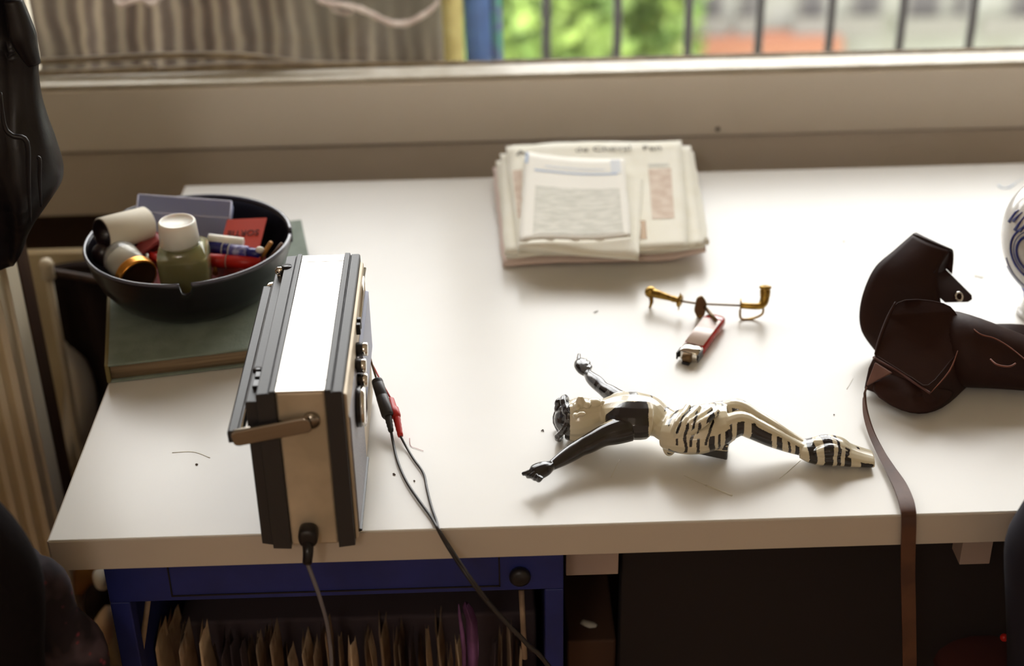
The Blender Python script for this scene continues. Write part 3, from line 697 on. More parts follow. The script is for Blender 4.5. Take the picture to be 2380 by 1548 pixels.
# square bottle with white cap
cx, cy = -.308, 1.377
bo = thing('bottle', 'square glass bottle of olive liquid with a big white screw cap', 'bottle', (cx, cy, FZ))
def sqring(hw, z, c=(0, 0), n=8, rad=.35, rot=.08):
    out = []
    for k in range(n*4):
        a = 2*PI*k/(n*4)+PI/4; e = 2/5.5
        x = math.copysign(abs(math.cos(a))**e, math.cos(a))*hw; y = math.copysign(abs(math.sin(a))**e, math.sin(a))*hw
        out.append(Vector((c[0]+x*math.cos(rot)-y*math.sin(rot), c[1]+x*math.sin(rot)+y*math.cos(rot), z)))
    return out
def circ(r, z, c, n=32, off=PI/4+.08): return [Vector((c[0]+r*math.cos(off+2*PI*k/n), c[1]+r*math.sin(off+2*PI*k/n), z)) for k in range(n)]
H1 = .077
bm = NB(); loft(bm, [sqring(.0176, FZ+.0005, (cx,cy)), sqring(.0232, FZ+.003, (cx,cy)), sqring(.024, FZ+.01, (cx,cy)), sqring(.0258, FZ+H1-.014, (cx,cy)), sqring(.0246, FZ+H1-.006, (cx,cy)), circ(.021, FZ+H1, (cx,cy)), circ(.017, FZ+H1+.003, (cx,cy)), circ(.016, FZ+H1+.010, (cx,cy))])
link_mesh('glass_body', bm, 'glass', parent=bo)
bm = NB(); loft(bm, [sqring(.016, FZ+.0015, (cx,cy)), sqring(.0218, FZ+.004, (cx,cy)), sqring(.0244, FZ+H1-.014, (cx,cy)), sqring(.0232, FZ+H1-.010, (cx,cy))])
link_mesh('liquid', bm, 'liquid', parent=bo)
bm = NB(); z0 = FZ+H1-.0015; lathe(bm, [(.0185,0),(.0202,.0006),(.0192,.020),(.0188,.0245),(.0178,.026),(.0165,.0262),(.0155,.0245),(.0001,.024)], (cx-.002, cy, z0), 48)
link_mesh('cap', bm, 'wht_plastic', parent=bo)
# clear plastic box leaning on the rear rim
def rotbox(c, dims, ex, ey, bm=None, m0=0):
    bm = bm or NB(); M = basis(c, ex, ey); box(bm, (-dims[0]/2, -dims[1]/2, -dims[2]/2), (dims[0]/2, dims[1]/2, dims[2]/2), M); return bm
TL = pY(322, 452, 1.49); TR = pY(538, 468, 1.49); BL = pY(300, 560, 1.455); 
ex = (TR-TL).normalized(); ey = (TL-BL); ey = (ey-ex*ey.dot(ex)).normalized(); ez = ex.cross(ey)
wbx = (TR-TL).length; hb = .046; cc = TL+ex*wbx/2-ey*hb/2-ez*.012
cb = thing('plastic_box', 'hinged clear bluish plastic box propped at the back of the bowl', 'box', cc)
def lb(bm, x0, x1, y0, y1, z0, z1): box(bm, (x0, y0, z0), (x1, y1, z1), basis(cc, ex, ey))
w2, h2, t2, d2 = wbx/2, hb/2, .0012, .012
bm = NB(); lb(bm, -w2, w2, -h2, h2, d2-t2, d2); link_mesh('lid', bm, 'clearbox', parent=cb, bevel=.0004)
bm = NB(); lb(bm, -w2, w2, -h2, h2, -d2, -d2+t2); link_mesh('base', bm, 'clearbox', parent=cb, bevel=.0004)
bm = NB(); lb(bm, -w2, -w2+t2, -h2, h2, -d2+t2, d2-t2); lb(bm, w2-t2, w2, -h2, h2, -d2+t2, d2-t2); lb(bm, -w2+t2, w2-t2, h2-t2, h2, -d2+t2, d2-t2); lb(bm, -w2+t2, w2-t2, -h2, -h2+t2, -d2+t2, d2-t2)
link_mesh('side_walls', bm, 'clearbox', parent=cb)
bm = NB()
for a, b in (((-w2,h2,d2),(w2,h2,d2)),((w2,h2,d2),(w2,-h2,d2)),((-w2,h2,d2),(-w2,-h2,d2)),((-w2,.004,d2),(w2,.004,d2))):
    M = basis(cc, ex, ey); tube(bm, [M@Vector(a), M@Vector(b)], .0009, 6)
link_mesh('edge_ridge', bm, mat('frosted_blue_edge', (206, 208, 232), .4), parent=cb)
bm = NB(); rr = random.Random(4)
for k in range(14):
    M = basis(cc, ex, ey); x = -w2+.01+rr.random()*(wbx-.03); sphere(bm, M@Vector((x, -h2+.006+rr.random()*.014, (rr.random()-.5)*.012)), (.004+rr.random()*.004, .004, .003+rr.random()*.003), 8, 6)
tag(link_mesh('small_screws', bm, 'brown_stuff', base=cc), 'small brown bits lying inside the clear plastic box', 'bits', kind='stuff')
# white cardboard tube with dark mouth
c0 = pz(236, 546, .096); ax = Vector((.70, .66, -.10)).normalized(); c1 = c0+ax*.052
tb = thing('film_tube', 'white cylindrical tube with a dark open end on the left rim of the bowl', 'tube', c0)
bm = NB(); Lt = (c1-c0).length+.002; lathe(bm, [(.0166,.030),(.0166,.0006),(.0172,0),(.0180,.001),(.0180,Lt),(.0165,Lt+.0015),(.0001,Lt+.002)], c0, 40, axis=ax); link_mesh('sleeve', bm, 'card_wht', parent=tb)
bm = NB(); lathe(bm, [(.0001,.018),(.014,.017),(.0158,.001),(.0158,-.0006),(.0168,-.0006),(.0168,.0012),(.015,.0188),(.0001,.0195)], c0, 40, axis=ax); link_mesh('inner_cup', bm, 'dark_in', parent=tb)
bm = NB(); sphere(bm, pz(240, 592, .076), (.012, .010, .013), 20, 12); tag(link_mesh('dark_ball', bm, 'dark_in', base=pz(245, 600, .07)), 'round black form below the dark mouth of the white tube', 'knob')  # small black ball filling the dark area under the tube's mouth
# glass jar with gold lid
j0 = pz(312, 636, .070); j1 = pz(268, 585, .080); ax = (j1-j0).normalized()
jr = thing('jar', 'small clear glass jar with a gold lid lying in the bowl', 'jar', j0)
bm = NB(); lathe(bm, [(.0165,0),(.019,.003),(.019,.030),(.016,.037),(.0001,.033)], j0, 32, axis=ax); link_mesh('glass_body', bm, 'jar', parent=jr)
bm = NB(); lathe(bm, [(.0001,.006),(.018,.006),(.018,.026),(.0001,.028)], j0, 28, axis=ax); link_mesh('white_label', bm, 'card_wht', parent=jr)
bm = NB(); lathe(bm, [(.0196,-.006),(.0196,-.009),(.0212,-.0085),(.0216,-.006),(.0208,-.003),(.0216,0),(.0208,.002),(.015,.0025),(.0001,.0025)], j0, 40, axis=ax); link_mesh('lid', bm, 'gold', parent=jr)
bm = NB(); lathe(bm, [(.0001,-.0078),(.0180,-.0078),(.0190,-.0092),(.0195,-.0088),(.0195,-.007),(.0001,-.007)], j0, 36, axis=ax); link_mesh('lid_face', bm, 'bronze_in', parent=jr)
# red card reading SORTIE, upside down
q = [pz(528, 510, .072), pz(620, 506, .078), pz(596, 592, .064), pz(513, 572, .060)]
rc = thing('red_card', 'orange-red card reading SORTIE upside down, leaning in the bowl', 'card', q[3])
TLc, TRc, BLc = pY(528, 510, 1.470), pY(620, 506, 1.462), pY(510, 580, 1.432)
pn = (TRc-TLc).cross(BLc-TLc); dr = ray(597, 600); BRc = CAM + dr*((TLc-CAM).dot(pn)/dr.dot(pn))
if pn.dot(CAM-TLc) < 0: pn = -pn
n = -pn.normalized()*.0008
bm = NB(); hexa(bm, [BLc, BRc, TRc, TLc, BLc+n, BRc+n, TRc+n, TLc+n]); link_mesh('card', bm, 'redcard', parent=rc, smooth=False)
e1 = (TLc-TRc).normalized(); e2 = (BLc-TLc); e2 = (e2-e1*e2.dot(e1)).normalized()
tc0 = TLc*.25+TRc*.25+BLc*.25+BRc*.25 - n.normalized()*.0007 + (TLc-BLc)*.02
nn = e1.cross(e2)
if nn.dot(CAM-tc0) < 0: nn = -nn
tc0 = (TLc+TRc+BLc+BRc)/4 + nn*.0006 + (TLc-BLc)*.10
if e1.cross(e2).dot(nn) < 0: e1 = -e1
bm = text_bm('SORTIE', .0112, basis(tc0, e1, e2), .0002); link_mesh('lettering', bm, 'ink', parent=rc, smooth=False)
# pens
def pen(name, a, b, r, m, label, parts, cat='pen'):
    t = thing(name, label, cat, a); ax = (b-a).normalized(); Ln = (b-a).length
    for nm, f0, f1, rr, mm in parts:
        bm = NB(); lathe(bm, [(rr*.8*r, f0*Ln), (rr*r, f0*Ln+.0006), (rr*r, f1*Ln-.0006), (rr*.8*r, f1*Ln)], a, 20, axis=ax); link_mesh(nm, bm, mm, parent=t)
    return t
pen('marker', pz(480, 572, .078), pz(606, 592, .074), .0068, 'bluepen', 'blue and white felt pen lying over the red one in the bowl', (('cap', 0, .30, 1.04, 'bluepen'), ('ring', .30, .32, 1.08, 'wht_plastic'), ('collar', .32, .42, 1.0, 'bluepen'), ('ring', .42, .44, 1.06, 'wht_plastic'), ('barrel', .44, .76, 1.0, mat('printed_blue_barrel', (70, 66, 150), .3, mix=(180, 180, 214), mscale=160)), ('tip', .76, 1, .86, 'bluepen')))
pen('marker', pz(480, 604, .070), pz(606, 612, .066), .0070, 'red', 'bright red felt pen lying under the blue one in the bowl', (('cap', 0, .36, 1.05, 'red'), ('ring', .36, .375, 1.07, 'wht_plastic'), ('barrel', .375, 1, 1, 'red')))
pen('marker', pz(484, 556, .084), pz(566, 566, .080), .0062, 'wht_plastic', 'white tube lying behind the blue pen in the bowl', (('barrel', 0, 1, 1, 'wht_plastic'),), 'tube')
def stick(name, a, b, r, m, label, cat, r2=None):
    bm = NB(); tube(bm, [a, b], [r, r2 or r], 10); return tag(link_mesh(name, bm, m, base=a), label, cat)
stick('wooden_stick', pz(598, 612, .060), pz(630, 563, .086), .0028, 'wood', 'light wooden stick leaning on the right rim of the bowl', 'stick', .0022)
stick('wooden_stick', pz(626, 606, .066), pz(656, 566, .084), .003, 'brown_stuff', 'brown stick lying along the right rim of the bowl', 'stick', .002)
stick('pencil', pz(500, 636, .055), pz(500, 615, .067), .0028, 'wood', 'short orange pencil stub in front of the red pen', 'pencil', .0014)
bm = NB(); sphere(bm, pz(604, 581, .080), (.0045, .0038, .0038), 14, 10); tag(link_mesh('white_bead', bm, 'wht_plastic', base=pz(604, 581, .08)), 'small white bead at the right of the red card', 'bead')
# red bits between tube and bottle
def rb(name, a, b, w, th, m, label, cat):
    d = (b-a); s = d.cross(Vector((0,0,1))).normalized(); bm = NB(); M = basis((a+b)/2, d, s); L2 = d.length/2
    box(bm, (-L2, -w/2, -th/2), (L2, w/2, th/2), M); return tag(link_mesh(name, bm, m, base=(a+b)/2, bevel=.0012), label, cat)
rb('plastic_clip', pz(312, 590, .072), pz(372, 548, .080), .016, .004, 'pinkred', 'dull red plastic case beside the white tube in the bowl', 'case')
rb('plastic_clip', pz(318, 560, .078), pz(362, 545, .076), .012, .008, 'red', 'dark red plastic piece behind the dull red case', 'piece')
rb('plastic_piece', pz(334, 612, .060), pz(372, 590, .066), .009, .006, 'red', 'red plastic piece below the dull red case', 'piece')
rb('red_peg', pz(345, 622, .055), pz(350, 652, .050), .010, .006, 'red', 'short red peg in front of the bottle left side', 'peg')
stick('silver_pin', pz(341, 590, .078), pz(346, 634, .058), .0015, 'alu', 'thin silver pin between the jar and the bottle', 'pin')
stick('red_pencil', pz(348, 592, .068), pz(372, 604, .064), .004, 'red', 'red pencil end touching the bottle shoulder', 'pencil')
bm = NB(); lathe(bm, [(.0001,0),(.056,.0),(.070,.012),(.078,.022),(.055,.030),(.0001,.032)], (BC.x, BC.y, FZ+.002), 40)
for v in bm.verts: v.co.z += .004*noise.noise(v.co*40) if v.co.z > FZ+.01 else 0
for v in bm.verts:
    d = Vector((v.co.x-cx, v.co.y-cy)); 
    if d.length < .045: v.co.z = min(v.co.z, FZ+.0005)
tag(link_mesh('odds_and_ends', bm, mat('dark_jumble', (60, 28, 26), .6, mix=(150, 40, 32), mscale=70), base=(BC.x, BC.y, FZ)), 'dark jumble of small odds and ends filling the bowl bottom', 'odds and ends', kind='stuff')

# ================================================================== RADIO
RX, RY, RW, RL, RH = -.169, 1.0043, .0396, .2363, .1537
ra = thing('radio', 'portable radio with aluminium band and black ribbed edges standing on end of the desk', 'radio', (RX+.015, RY+.11, DZ+.0006))
def rp_(x, y, z): return Vector((RX+x, RY+y, DZ+.0008+z))
def extr(prof, y0, y1, name, m, bev=.0008, parent=None):
    bm = NB(); loft(bm, [[rp_(x, y0, z) for x, z in prof], [rp_(x, y1, z) for x, z in prof]]); return link_mesh(name, bm, m, parent=parent or ra, bevel=bev)
# aluminium band: end plates + top strip
extr([(0,0.002),(RW,0.002),(RW,RH-.001),(0,RH-.001)], .0005, RL-.0005, 'body', 'alu_end', .003)
extr([(.0004,RH-.0012),(RW-.0004,RH-.0012),(RW-.0004,RH+.0005),(.0004,RH+.0005)], .016, RL-.014, 'top_strip', 'alu', .0003)
extr([(.0004,RH-.0012),(RW-.0004,RH-.0012),(RW-.0004,RH+.0004),(.0004,RH+.0004)], .0004, .0152, 'top_strip', 'alu', .0003)
extr([(.0004,RH-.0012),(RW-.0004,RH-.0012),(RW-.0004,RH+.0004),(.0004,RH+.0004)], RL-.0132, RL-.0004, 'top_strip', 'alu', .0003)
# right (front) ribbed black edge
extr([(RW,0),(RW+.0136,.0018),(RW+.0136,RH-.0015),(RW+.0125,RH-.0002),(RW+.0060,RH-.0002),(RW+.0056,RH-.0012),(RW+.0048,RH-.0012),(RW+.0044,RH+.0012),(RW,RH+.0014)], -.0012, RL+.0012, 'front_edge', 'blk_mould', .0006)
# left ribbed black edge
extr([(0,0),(0,RH+.0014),(-.0040,RH+.0012),(-.0045,RH-.0010),(-.0052,RH-.0010),(-.0056,RH-.0002),(-.0143,RH-.0008),(-.0150,RH-.003),(-.0150,.001)], -.0012, RL+.0012, 'back_edge', 'blk_mould', .0006)
# rear housing: lower shelf
extr([(-.0150,.002),(-.0245,.004),(-.0245,RH-.0105),(-.0235,RH-.0095),(-.0150,RH-.0095)], .002, RL-.004, 'rear_housing', 'blk_mould', .0012)
bm = NB(); c = rp_(-.0195, .050, RH-.0095); lathe(bm, [(.0045,0),(.0045,.0012),(.0001,.0014)], c, 20); link_mesh('hinge_hole', bm, 'blk_gloss', parent=ra)
bm = NB(); box(bm, rp_(-.0205, .020, RH-.0095), rp_(-.0150, .030, RH-.006)); box(bm, rp_(-.0205, .036, RH-.0095), rp_(-.0160, .044, RH-.007)); link_mesh('latch', bm, 'blk_gloss', parent=ra, bevel=.0006)
bm = NB(); box(bm, rp_(-.0160, .118, RH-.0095), rp_(-.0150, .140, RH-.0075)); link_mesh('latch', bm, 'blk_gloss', parent=ra, bevel=.0004)
# front panel with grille and frame
FX = RW+.0136
extr([(FX,.004),(FX+.0030,.006),(FX+.0030,RH-.007),(FX,RH-.005)], .004, RL-.004, 'front_panel', 'alu_end', .001)
extr([(FX+.003,.010),(FX+.0042,.011),(FX+.0042,RH-.030),(FX+.003,RH-.028)], .006, .110, 'speaker_grille', 'grille', .0004)
extr([(FX+.003,.010),(FX+.0060,.011),(FX+.0060,.013),(FX+.003,.014)], .006, .112, 'grille_trim', 'blk_plastic', .0004)
extr([(FX+.003,.060),(FX+.0062,.061),(FX+.0062,.120),(FX+.003,.121)], .125, RL-.010, 'dial_scale', 'clearbox', .0004)
# knobs on the front
def rknob(px, py, r, ln, cap='chrome', nm='knob', tint='blk_plastic'):
    c = pX(px, py, RX+FX+.003); ax = Vector((1, 0, 0))
    bm = NB(); lathe(bm, [(r*.92, 0), (r, .0006), (r, ln*.55), (r*.9, ln*.6)], c, 28, axis=ax); k = link_mesh(nm, bm, tint, parent=ra)
    bm = NB(); lathe(bm, [(r*.95, ln*.56), (r*.97, ln*.6), (r*.97, ln*.94), (r*.88, ln), (.0001, ln)], c, 28, axis=ax); link_mesh('cap', bm, cap, parent=k); return c
rknob(828, 812, .0062, .0098); rknob(826, 850, .0062, .0092); rknob(828, 884, .0060, .0098)
rknob(826, 945, .0175, .0088, tint='blk_gloss', nm='tuning_dial')
bm = NB(); tube(bm, [rp_(FX+.0035, .150, RH-.02), rp_(FX+.0035, .205, RH-.012), rp_(FX+.004, .23, RH-.012)], .0016, 10); link_mesh('aerial_rod', bm, 'chrome', parent=ra)
for q in (.118, .128):
    bm = NB(); box(bm, rp_(FX+.003, q, RH-.018), rp_(FX+.0065, q+.004, RH-.008)); link_mesh('switch', bm, 'blk_plastic', parent=ra, bevel=.0004)
# handle swung to the back
hd_piv = pY(722, 985, RY-.006); hd_end = pY(548, 1022, RY-.008)
hd = NB()
a = Vector(hd_piv); b = Vector(hd_end); d = (b-a).normalized(); nrm = Vector((-d.z, 0, d.x)); w = .0072
def bar_arm(yy0, yy1):
    bm = NB(); rings = []
    L = (b-a).length+.003
    for t in (0, .02, .06, .5, .94, .985, 1.0):
        ww = w*(.55 if t in (0, 1.0) else .85 if t in (.02, .985) else 1)
        c = a + d*L*t
        rings.append([Vector((c.x+nrm.x*ww*q, y, c.z+nrm.z*ww*q)) for q, y in ((-1, yy0+.001), (-.8, yy0), (.8, yy0), (1, yy0+.001), (1, yy1), (-1, yy1))])
    loft(bm, rings); return bm
hn = link_mesh('handle', bar_arm(RY-.0080, RY-.0035), 'dark_chrome', parent=ra, bevel=.0006)
link_mesh('handle_arm', bar_arm(RY+RL+.0035, RY+RL+.0080), 'chrome', parent=hn, bevel=.0006)
gp = b+d*.001
bm = NB(); loft(bm, [[Vector((gp.x+x, y, gp.z+z)) for x, z in ((-.0058,-.0055),(.0050,-.0050),(.0062,.0030),(.0050,.0068),(.0030,.0072),(.0022,.0058),(-.0048,.0058),(-.0062,.004))] for y in (RY-.004, RY+RL+.004)])
link_mesh('grip', bm, 'blk_mould', parent=hn, bevel=.0006)
bm = NB(); tube(bm, [Vector((gp.x+.0054, RY-.003, gp.z+.0066)), Vector((gp.x+.0054, RY+RL+.003, gp.z+.0066))], .0009, 6); link_mesh('chrome_trim', bm, 'chrome', parent=hn)
for yy in (RY-.003, RY+RL):
    bm = NB(); lathe(bm, [(.0070,0),(.0070,.0035),(.0001,.0035)], (a.x, yy, a.z), 24, axis=Vector((0,1,0))); link_mesh('pivot', bm, 'dark_chrome', parent=hn)
bm = NB(); sphere(bm, rp_(-.0185, RL-.022, RH-.004), (.0045,.0035,.0045), 14, 9); tube(bm, [rp_(-.0185, RL-.022, RH-.012), rp_(-.0185, RL-.022, RH-.004)], .003, 10); link_mesh('aerial_tip', bm, 'chrome', parent=ra)
bm = NB(); lathe(bm, [(.0050,0),(.0050,.0006),(.0001,.0007)], rp_(-.0125, RL-.020, RH-.0006), 18); link_mesh('aerial_well', bm, 'blk_gloss', parent=ra)
# power plug and lead
so = pY(718, 1234, RY); 
pw = thing('power_lead', 'grey mains lead plugged into the end of the radio and hanging over the desk edge', 'cable', so)
bm = NB(); rings = []
for y, k in ((RY-.0005,1.0),(RY-.004,1.02),(RY-.010,1.0),(RY-.012,.92),(RY-.0125,.5)):
    rings.append([Vector((so.x+.0080*k*math.copysign(abs(math.cos(t))**.8, math.cos(t)), y, so.z+.0088*k*math.copysign(abs(math.sin(t))**.8, math.sin(t)))) for t in (2*PI*q/28 for q in range(28))])
loft(bm, rings); link_mesh('plug', bm, 'blk_plastic', parent=pw)
q0 = Vector((so.x-.0008, RY-.007, so.z-.005)); q1 = pY(716, 1282, RY-.016); q2 = pY(714, 1308, RY-.018)
bm = NB(); tube(bm, [q0, q1, q2], [.0052,.0045,.0040], 14, smooth_n=3); link_mesh('strain_relief', bm, 'blk_gloss', parent=pw)
P = [q2, pY(722, 1330, .985), pY(742, 1385, .982), pY(758, 1440, .985), pY(766, 1490, .99), pY(771, 1560, .99), pY(774, 1800, 1.0), pY(774, 2600, 1.0)]
bm = NB(); tube(bm, P, .0018, 10, smooth_n=8); link_mesh('cord', bm, 'cable_l', parent=pw)

# audio lead: black inline jack + red one
def lathe_on(a, b, prof, m, nm, parent):
    a = Vector(a); b = Vector(b); L = (b-a).length; bm = NB(); lathe(bm, [(max(r, 1e-5), t*L) for r, t in prof], a, 22, axis=(b-a)); return link_mesh(nm, bm, m, parent=parent)
al = thing('audio_lead', 'black inline jack and its thin cable running from the radio front over the desk edge', 'cable', pz(895, 930, .02))
j0, j1, j2 = pz(876, 884, .034), pz(902, 968, .017), pz(909, 1003, .010)
bm = NB(); tube(bm, [rp_(FX+.0045, .158, .108), pz(853, 800, .060), pz(862, 838, .048), j0], .0010, 8, smooth_n=6); link_mesh('thin_wire', bm, 'darkbrass', parent=al)
lathe_on(j0, j1, [(.003,-.02),(.0050,0),(.0054,.03),(.0050,.05),(.0056,.07),(.0050,.09),(.0056,.12),(.0056,.44),(.0053,.46),(.0058,.48),(.0058,.95),(.005,1.0),(.001,1.0)], 'cable', 'jack_housing', al)
lathe_on(j1, j2, [(.0034,-.05)]+[(.0034-.0012*k/8+(.0004 if k % 2 else 0), k/8) for k in range(9)]+[(.001,1.02)], 'cable', 'strain_relief', al)
P = [j2, pz(915, 1035, .004), pz(925, 1075, .0026), pz(945, 1120, .0024), pz(975, 1165, .0024), pz(1002, 1202, .0024), pz(1016, 1227, .0030), pY(1025, 1243, DY0-.006), pY(1045, 1275, DY0-.010), pY(1085, 1335, .995), pY(1130, 1395, .99), pY(1180, 1450, .99), pY(1228, 1500, .99), pY(1290, 1570, .99), pY(1500, 1900, .98)]
bm = NB(); tube(bm, P, [.0013]*6+[.0014,.0017]+[.0022]*7, 10, smooth_n=8); link_mesh('cord', bm, 'cable', parent=al)
rl = thing('red_audio_lead', 'red plug and thin cable lying beside the black inline jack', 'cable', pz(920, 960, .012))
r0, r1, r2 = pz(908, 926, .022), pz(922, 972, .014), pz(931, 1014, .007)
lathe_on(r0, r1, [(.0022,0),(.003,.05),(.0034,.5),(.0046,.55),(.0046,.9),(.0036,1),(.001,1.01)], 'red', 'plug', rl)
lathe_on(r1, r2, [(.0034,-.02)]+[(.0034-.0010*k/8+(.0003 if k % 2 else 0), k/8) for k in range(9)]+[(.001,1.02)], 'red', 'sleeve', rl)
P = [r2, pz(945, 1040, .003), pz(962, 1068, .0022), pz(984, 1100, .0022), pz(992, 1135, .0022), pz(1002, 1175, .0022), pz(1014, 1210, .0024), pz(1019, 1228, .0034), pY(1028, 1243, DY0-.008), pY(1049, 1275, DY0-.013), pY(1089, 1335, .993), pY(1134, 1395, .988)]
bm = NB(); tube(bm, P, .0012, 8, smooth_n=8); link_mesh('cord', bm, 'cable', parent=rl)
bm = NB(); tube(bm, [rp_(FX+.0045, .150, .100), pz(862, 842, .044), pz(885, 885, .032), r0], .0009, 8, smooth_n=6); link_mesh('thin_wire', bm, 'red', parent=rl)

# ================================================================== NEWSPAPERS
def newspaper(name, label, layers, m, prints=(), group=None):
    """layers: list of (4 corners of top face, thickness, bump, material)"""
    base = Vector(layers[0][0][0]); t = thing(name, label, 'newspaper', base, group)
    for c, th, bp, mm in layers:
        bm = NB(); slab(bm, c, th, 18, 16, bump=bp, jag=.0025, seed=len(t.children)+len(name)); link_mesh('folded_sheet', bm, mm, parent=t)
    top = layers[-1]
    for nm, u0, u1, v0, v1, mm in prints:
        bm = NB(); c = top[0]; bp = top[2] or (lambda u, v: 0)
        def fn(a, b):
            u = u0+(u1-u0)*a; v = v0+(v1-v0)*b; p = quad4(c, u, v); return p+Vector((0, 0, bp(u, v)+.0004))
        grid(bm, fn, 10, 10); link_mesh(nm, bm, mm, parent=t)
    return t
def H(px, py, Y, z=None):
    p = pY(px, py, Y); return p
B1 = lambda u, v: .004*max(0, u-.8)/.2*(1-v)*2 + .0015*math.sin(u*6)*(1-v)
bot = [pz(1168, 612, .006), pz(1640, 592, .010), Vector((.262, 1.752, DZ+.020)), Vector((.012, 1.748, DZ+.016))]
n1 = newspaper('folded_newspaper', 'lowest folded newspaper of the pile with pinkish near edge', [(bot, .0045, B1, 'paper_pk'), ([p+Vector((.004, .004, .007)) for p in bot], .004, B1, 'paper')], 'paper')
m0 = [pz(1172, 592, .020), pz(1638, 572, .022), Vector((.262, 1.753, DZ+.036)), Vector((.0215, 1.750, DZ+.0335))]
B2 = lambda u, v: .003*math.sin(u*4+1)*(1-v) + .004*max(0, (u-.85)/.15)*max(0, 1-2*v)
B3 = lambda u, v: .0025*math.sin(u*5)*v
n2 = newspaper('folded_newspaper', 'middle newspaper of the pile, masthead along its far edge', [(m0, .003, B2, 'paper'), ([pz(1205, 590, .0265), pz(1600, 575, .0265), Vector((.2502, 1.756, DZ+.0445)), Vector((.0290, 1.753, DZ+.0415))], .003, B3, 'paper')], 'paper',
   prints=(('picture_print', .80, .93, .25, .72, 'printpink'), ('column_print', .80, .92, .74, .77, 'printgrey'), ('column_print', .02, .09, .30, .75, 'printpink'), ('shaded_print', .715, .76, .08, .24, 'darkbrass')))
c4 = [pz(1205, 590, .0265), pz(1600, 575, .0265), Vector((.2502, 1.756, DZ+.0445)), Vector((.0290, 1.753, DZ+.0415))]
xd = (c4[2]-c4[3]).normalized(); yd = (c4[3]-c4[0]).normalized()
for txt, u, v, sz in (('de Cheval', .55, .915, .0175), ('Fan', .83, .925, .0175), ('A', .08, .91, .019)):
    o = quad4(c4, u, v)+Vector((0, 0, B3(u, v)+.0012)); bm = text_bm(txt, sz, basis(o, xd, yd), .0001); link_mesh('masthead_lettering', bm, 'newsink', parent=n2, smooth=False)
t0 = [pz(1206, 578, .030), pz(1484, 598, .030), pY(1498, 378, 1.70), pY(1216, 362, 1.72)]
t1 = [pz(1206, 562, .0385), pz(1468, 552, .0400), pY(1450, 368, 1.685), pY(1222, 352, 1.71)]
B4 = lambda u, v: -.004*math.sin(u*PI)*v + .0015*math.sin(u*7)*(1-v)
n3 = newspaper('folded_newspaper', 'smallest folded newspaper lying on top of the pile with a grey printed block', [(t0, .004, None, 'paper'), (t1, .0035, B4, 'paper_w')], 'paper_w',
   prints=(('grey_block_print', .12, .93, .06, .60, 'printgrey'), ('blue_band_print', .10, .92, .78, .80, 'printblue'), ('pale_lines_print', .20, .80, .84, .86, 'printlight'), ('blue_corner_print', 0.0, .03, .86, .99, 'printblue'), ('blue_corner_print', .86, .96, .80, .98, 'printlight')))
# fold joining the two halves of the top paper at its near left edge
bm = NB(); rings = []
for i in range(13):
    u = i/12; A = quad4(t1, u, 0)-Vector((0, 0, .0035)); Bq = quad4(t0, u, 0); 
    top_ = A+Vector((0, 0, .0035+B4(u, 0))); th = (1-u)**.5
    rings.append([top_, top_+Vector((0, -.003-.003*th, -.002)), (top_+Bq)/2+Vector((0, -.005*th-.002, 0)), Bq+Vector((0, -.001, .001)), Bq+Vector((0, -.002, -.003)), Bq+Vector((0, .006, -.001)), A+Vector((0, .004, -.0005))])
loft(bm, rings); link_mesh('fold', bm, 'paper', parent=n3)

# ================================================================== LIGHTER
la, lb_ = pz(1601, 828, .006), pz(1664, 744, .006)
lt = thing('lighter', 'translucent red disposable lighter with a bright metal hood', 'lighter', la)
dl = (lb_-la).normalized(); sl = Vector((dl.y, -dl.x, 0)).normalized(); LL = (lb_-la).length
def lp(t, s, z): return la + dl*t + sl*s + Vector((0, 0, z-.006))
def lbox(t0, t1, s0, s1, z0, z1): return [lp(t0,s0,z0),lp(t0,s1,z0),lp(t1,s1,z0),lp(t1,s0,z0),lp(t0,s0,z1),lp(t0,s1,z1),lp(t1,s1,z1),lp(t1,s0,z1)]
def rsec(t, hw, z0, z1, n=20):
    zc = (z0+z1)/2; hz = (z1-z0)/2
    return [lp(t, hw*math.copysign(abs(math.cos(a))**.6, math.cos(a)), zc+hz*math.copysign(abs(math.sin(a))**.6, math.sin(a))) for a in (2*PI*(k+.5)/n for k in range(n))]
bm = NB(); loft(bm, [rsec(.012, .0102, .0008, .0128), rsec(.013, .0110, .0004, .0132), rsec(LL-.004, .0110, .0004, .0132), rsec(LL, .0104, .001, .0126)]); link_mesh('body', bm, 'redtrans', parent=lt)
bm = NB(); loft(bm, [rsec(.014, .0098, .0130, .0139), rsec(LL-.012, .0098, .0130, .0139)]); link_mesh('label', bm, mat('pale_sheen', (240, 224, 218), .3), parent=lt)  # pale strip paints the bright reflection on the lighter's top face
bm = NB(); loft(bm, [rsec(-.003, .0085, .003, .0125), rsec(-.002, .0104, .0015, .0138), rsec(.012, .0108, .0010, .0142), rsec(.0125, .0104, .0016, .0136)]); link_mesh('metal_hood', bm, 'chrome', parent=lt)
bm = NB(); lathe(bm, [(.004,-.0045),(.0048,-.004),(.0048,.004),(.004,.0045)], lp(-.0045, 0, .0072), 20, axis=sl); link_mesh('spark_wheel', bm, 'darkbrass', parent=lt)
bm = NB(); hexa(bm, lbox(-.006, .006, -.0116, -.0100, .003, .011)); hexa(bm, lbox(-.004, .010, .0102, .0114, .003, .011)); link_mesh('collar', bm, 'blk_plastic', parent=lt, bevel=.0006)
bm = NB(); hexa(bm, lbox(-.010, -.002, -.004, .004, .0012, .004)); link_mesh('thumb_lever', bm, 'blk_plastic', parent=lt, bevel=.0006)
bm = NB(); hexa(bm, lbox(LL-.012, LL-.011, -.010, .010, .0131, .0142)); link_mesh('ridge', bm, 'red', parent=lt, bevel=.0003)

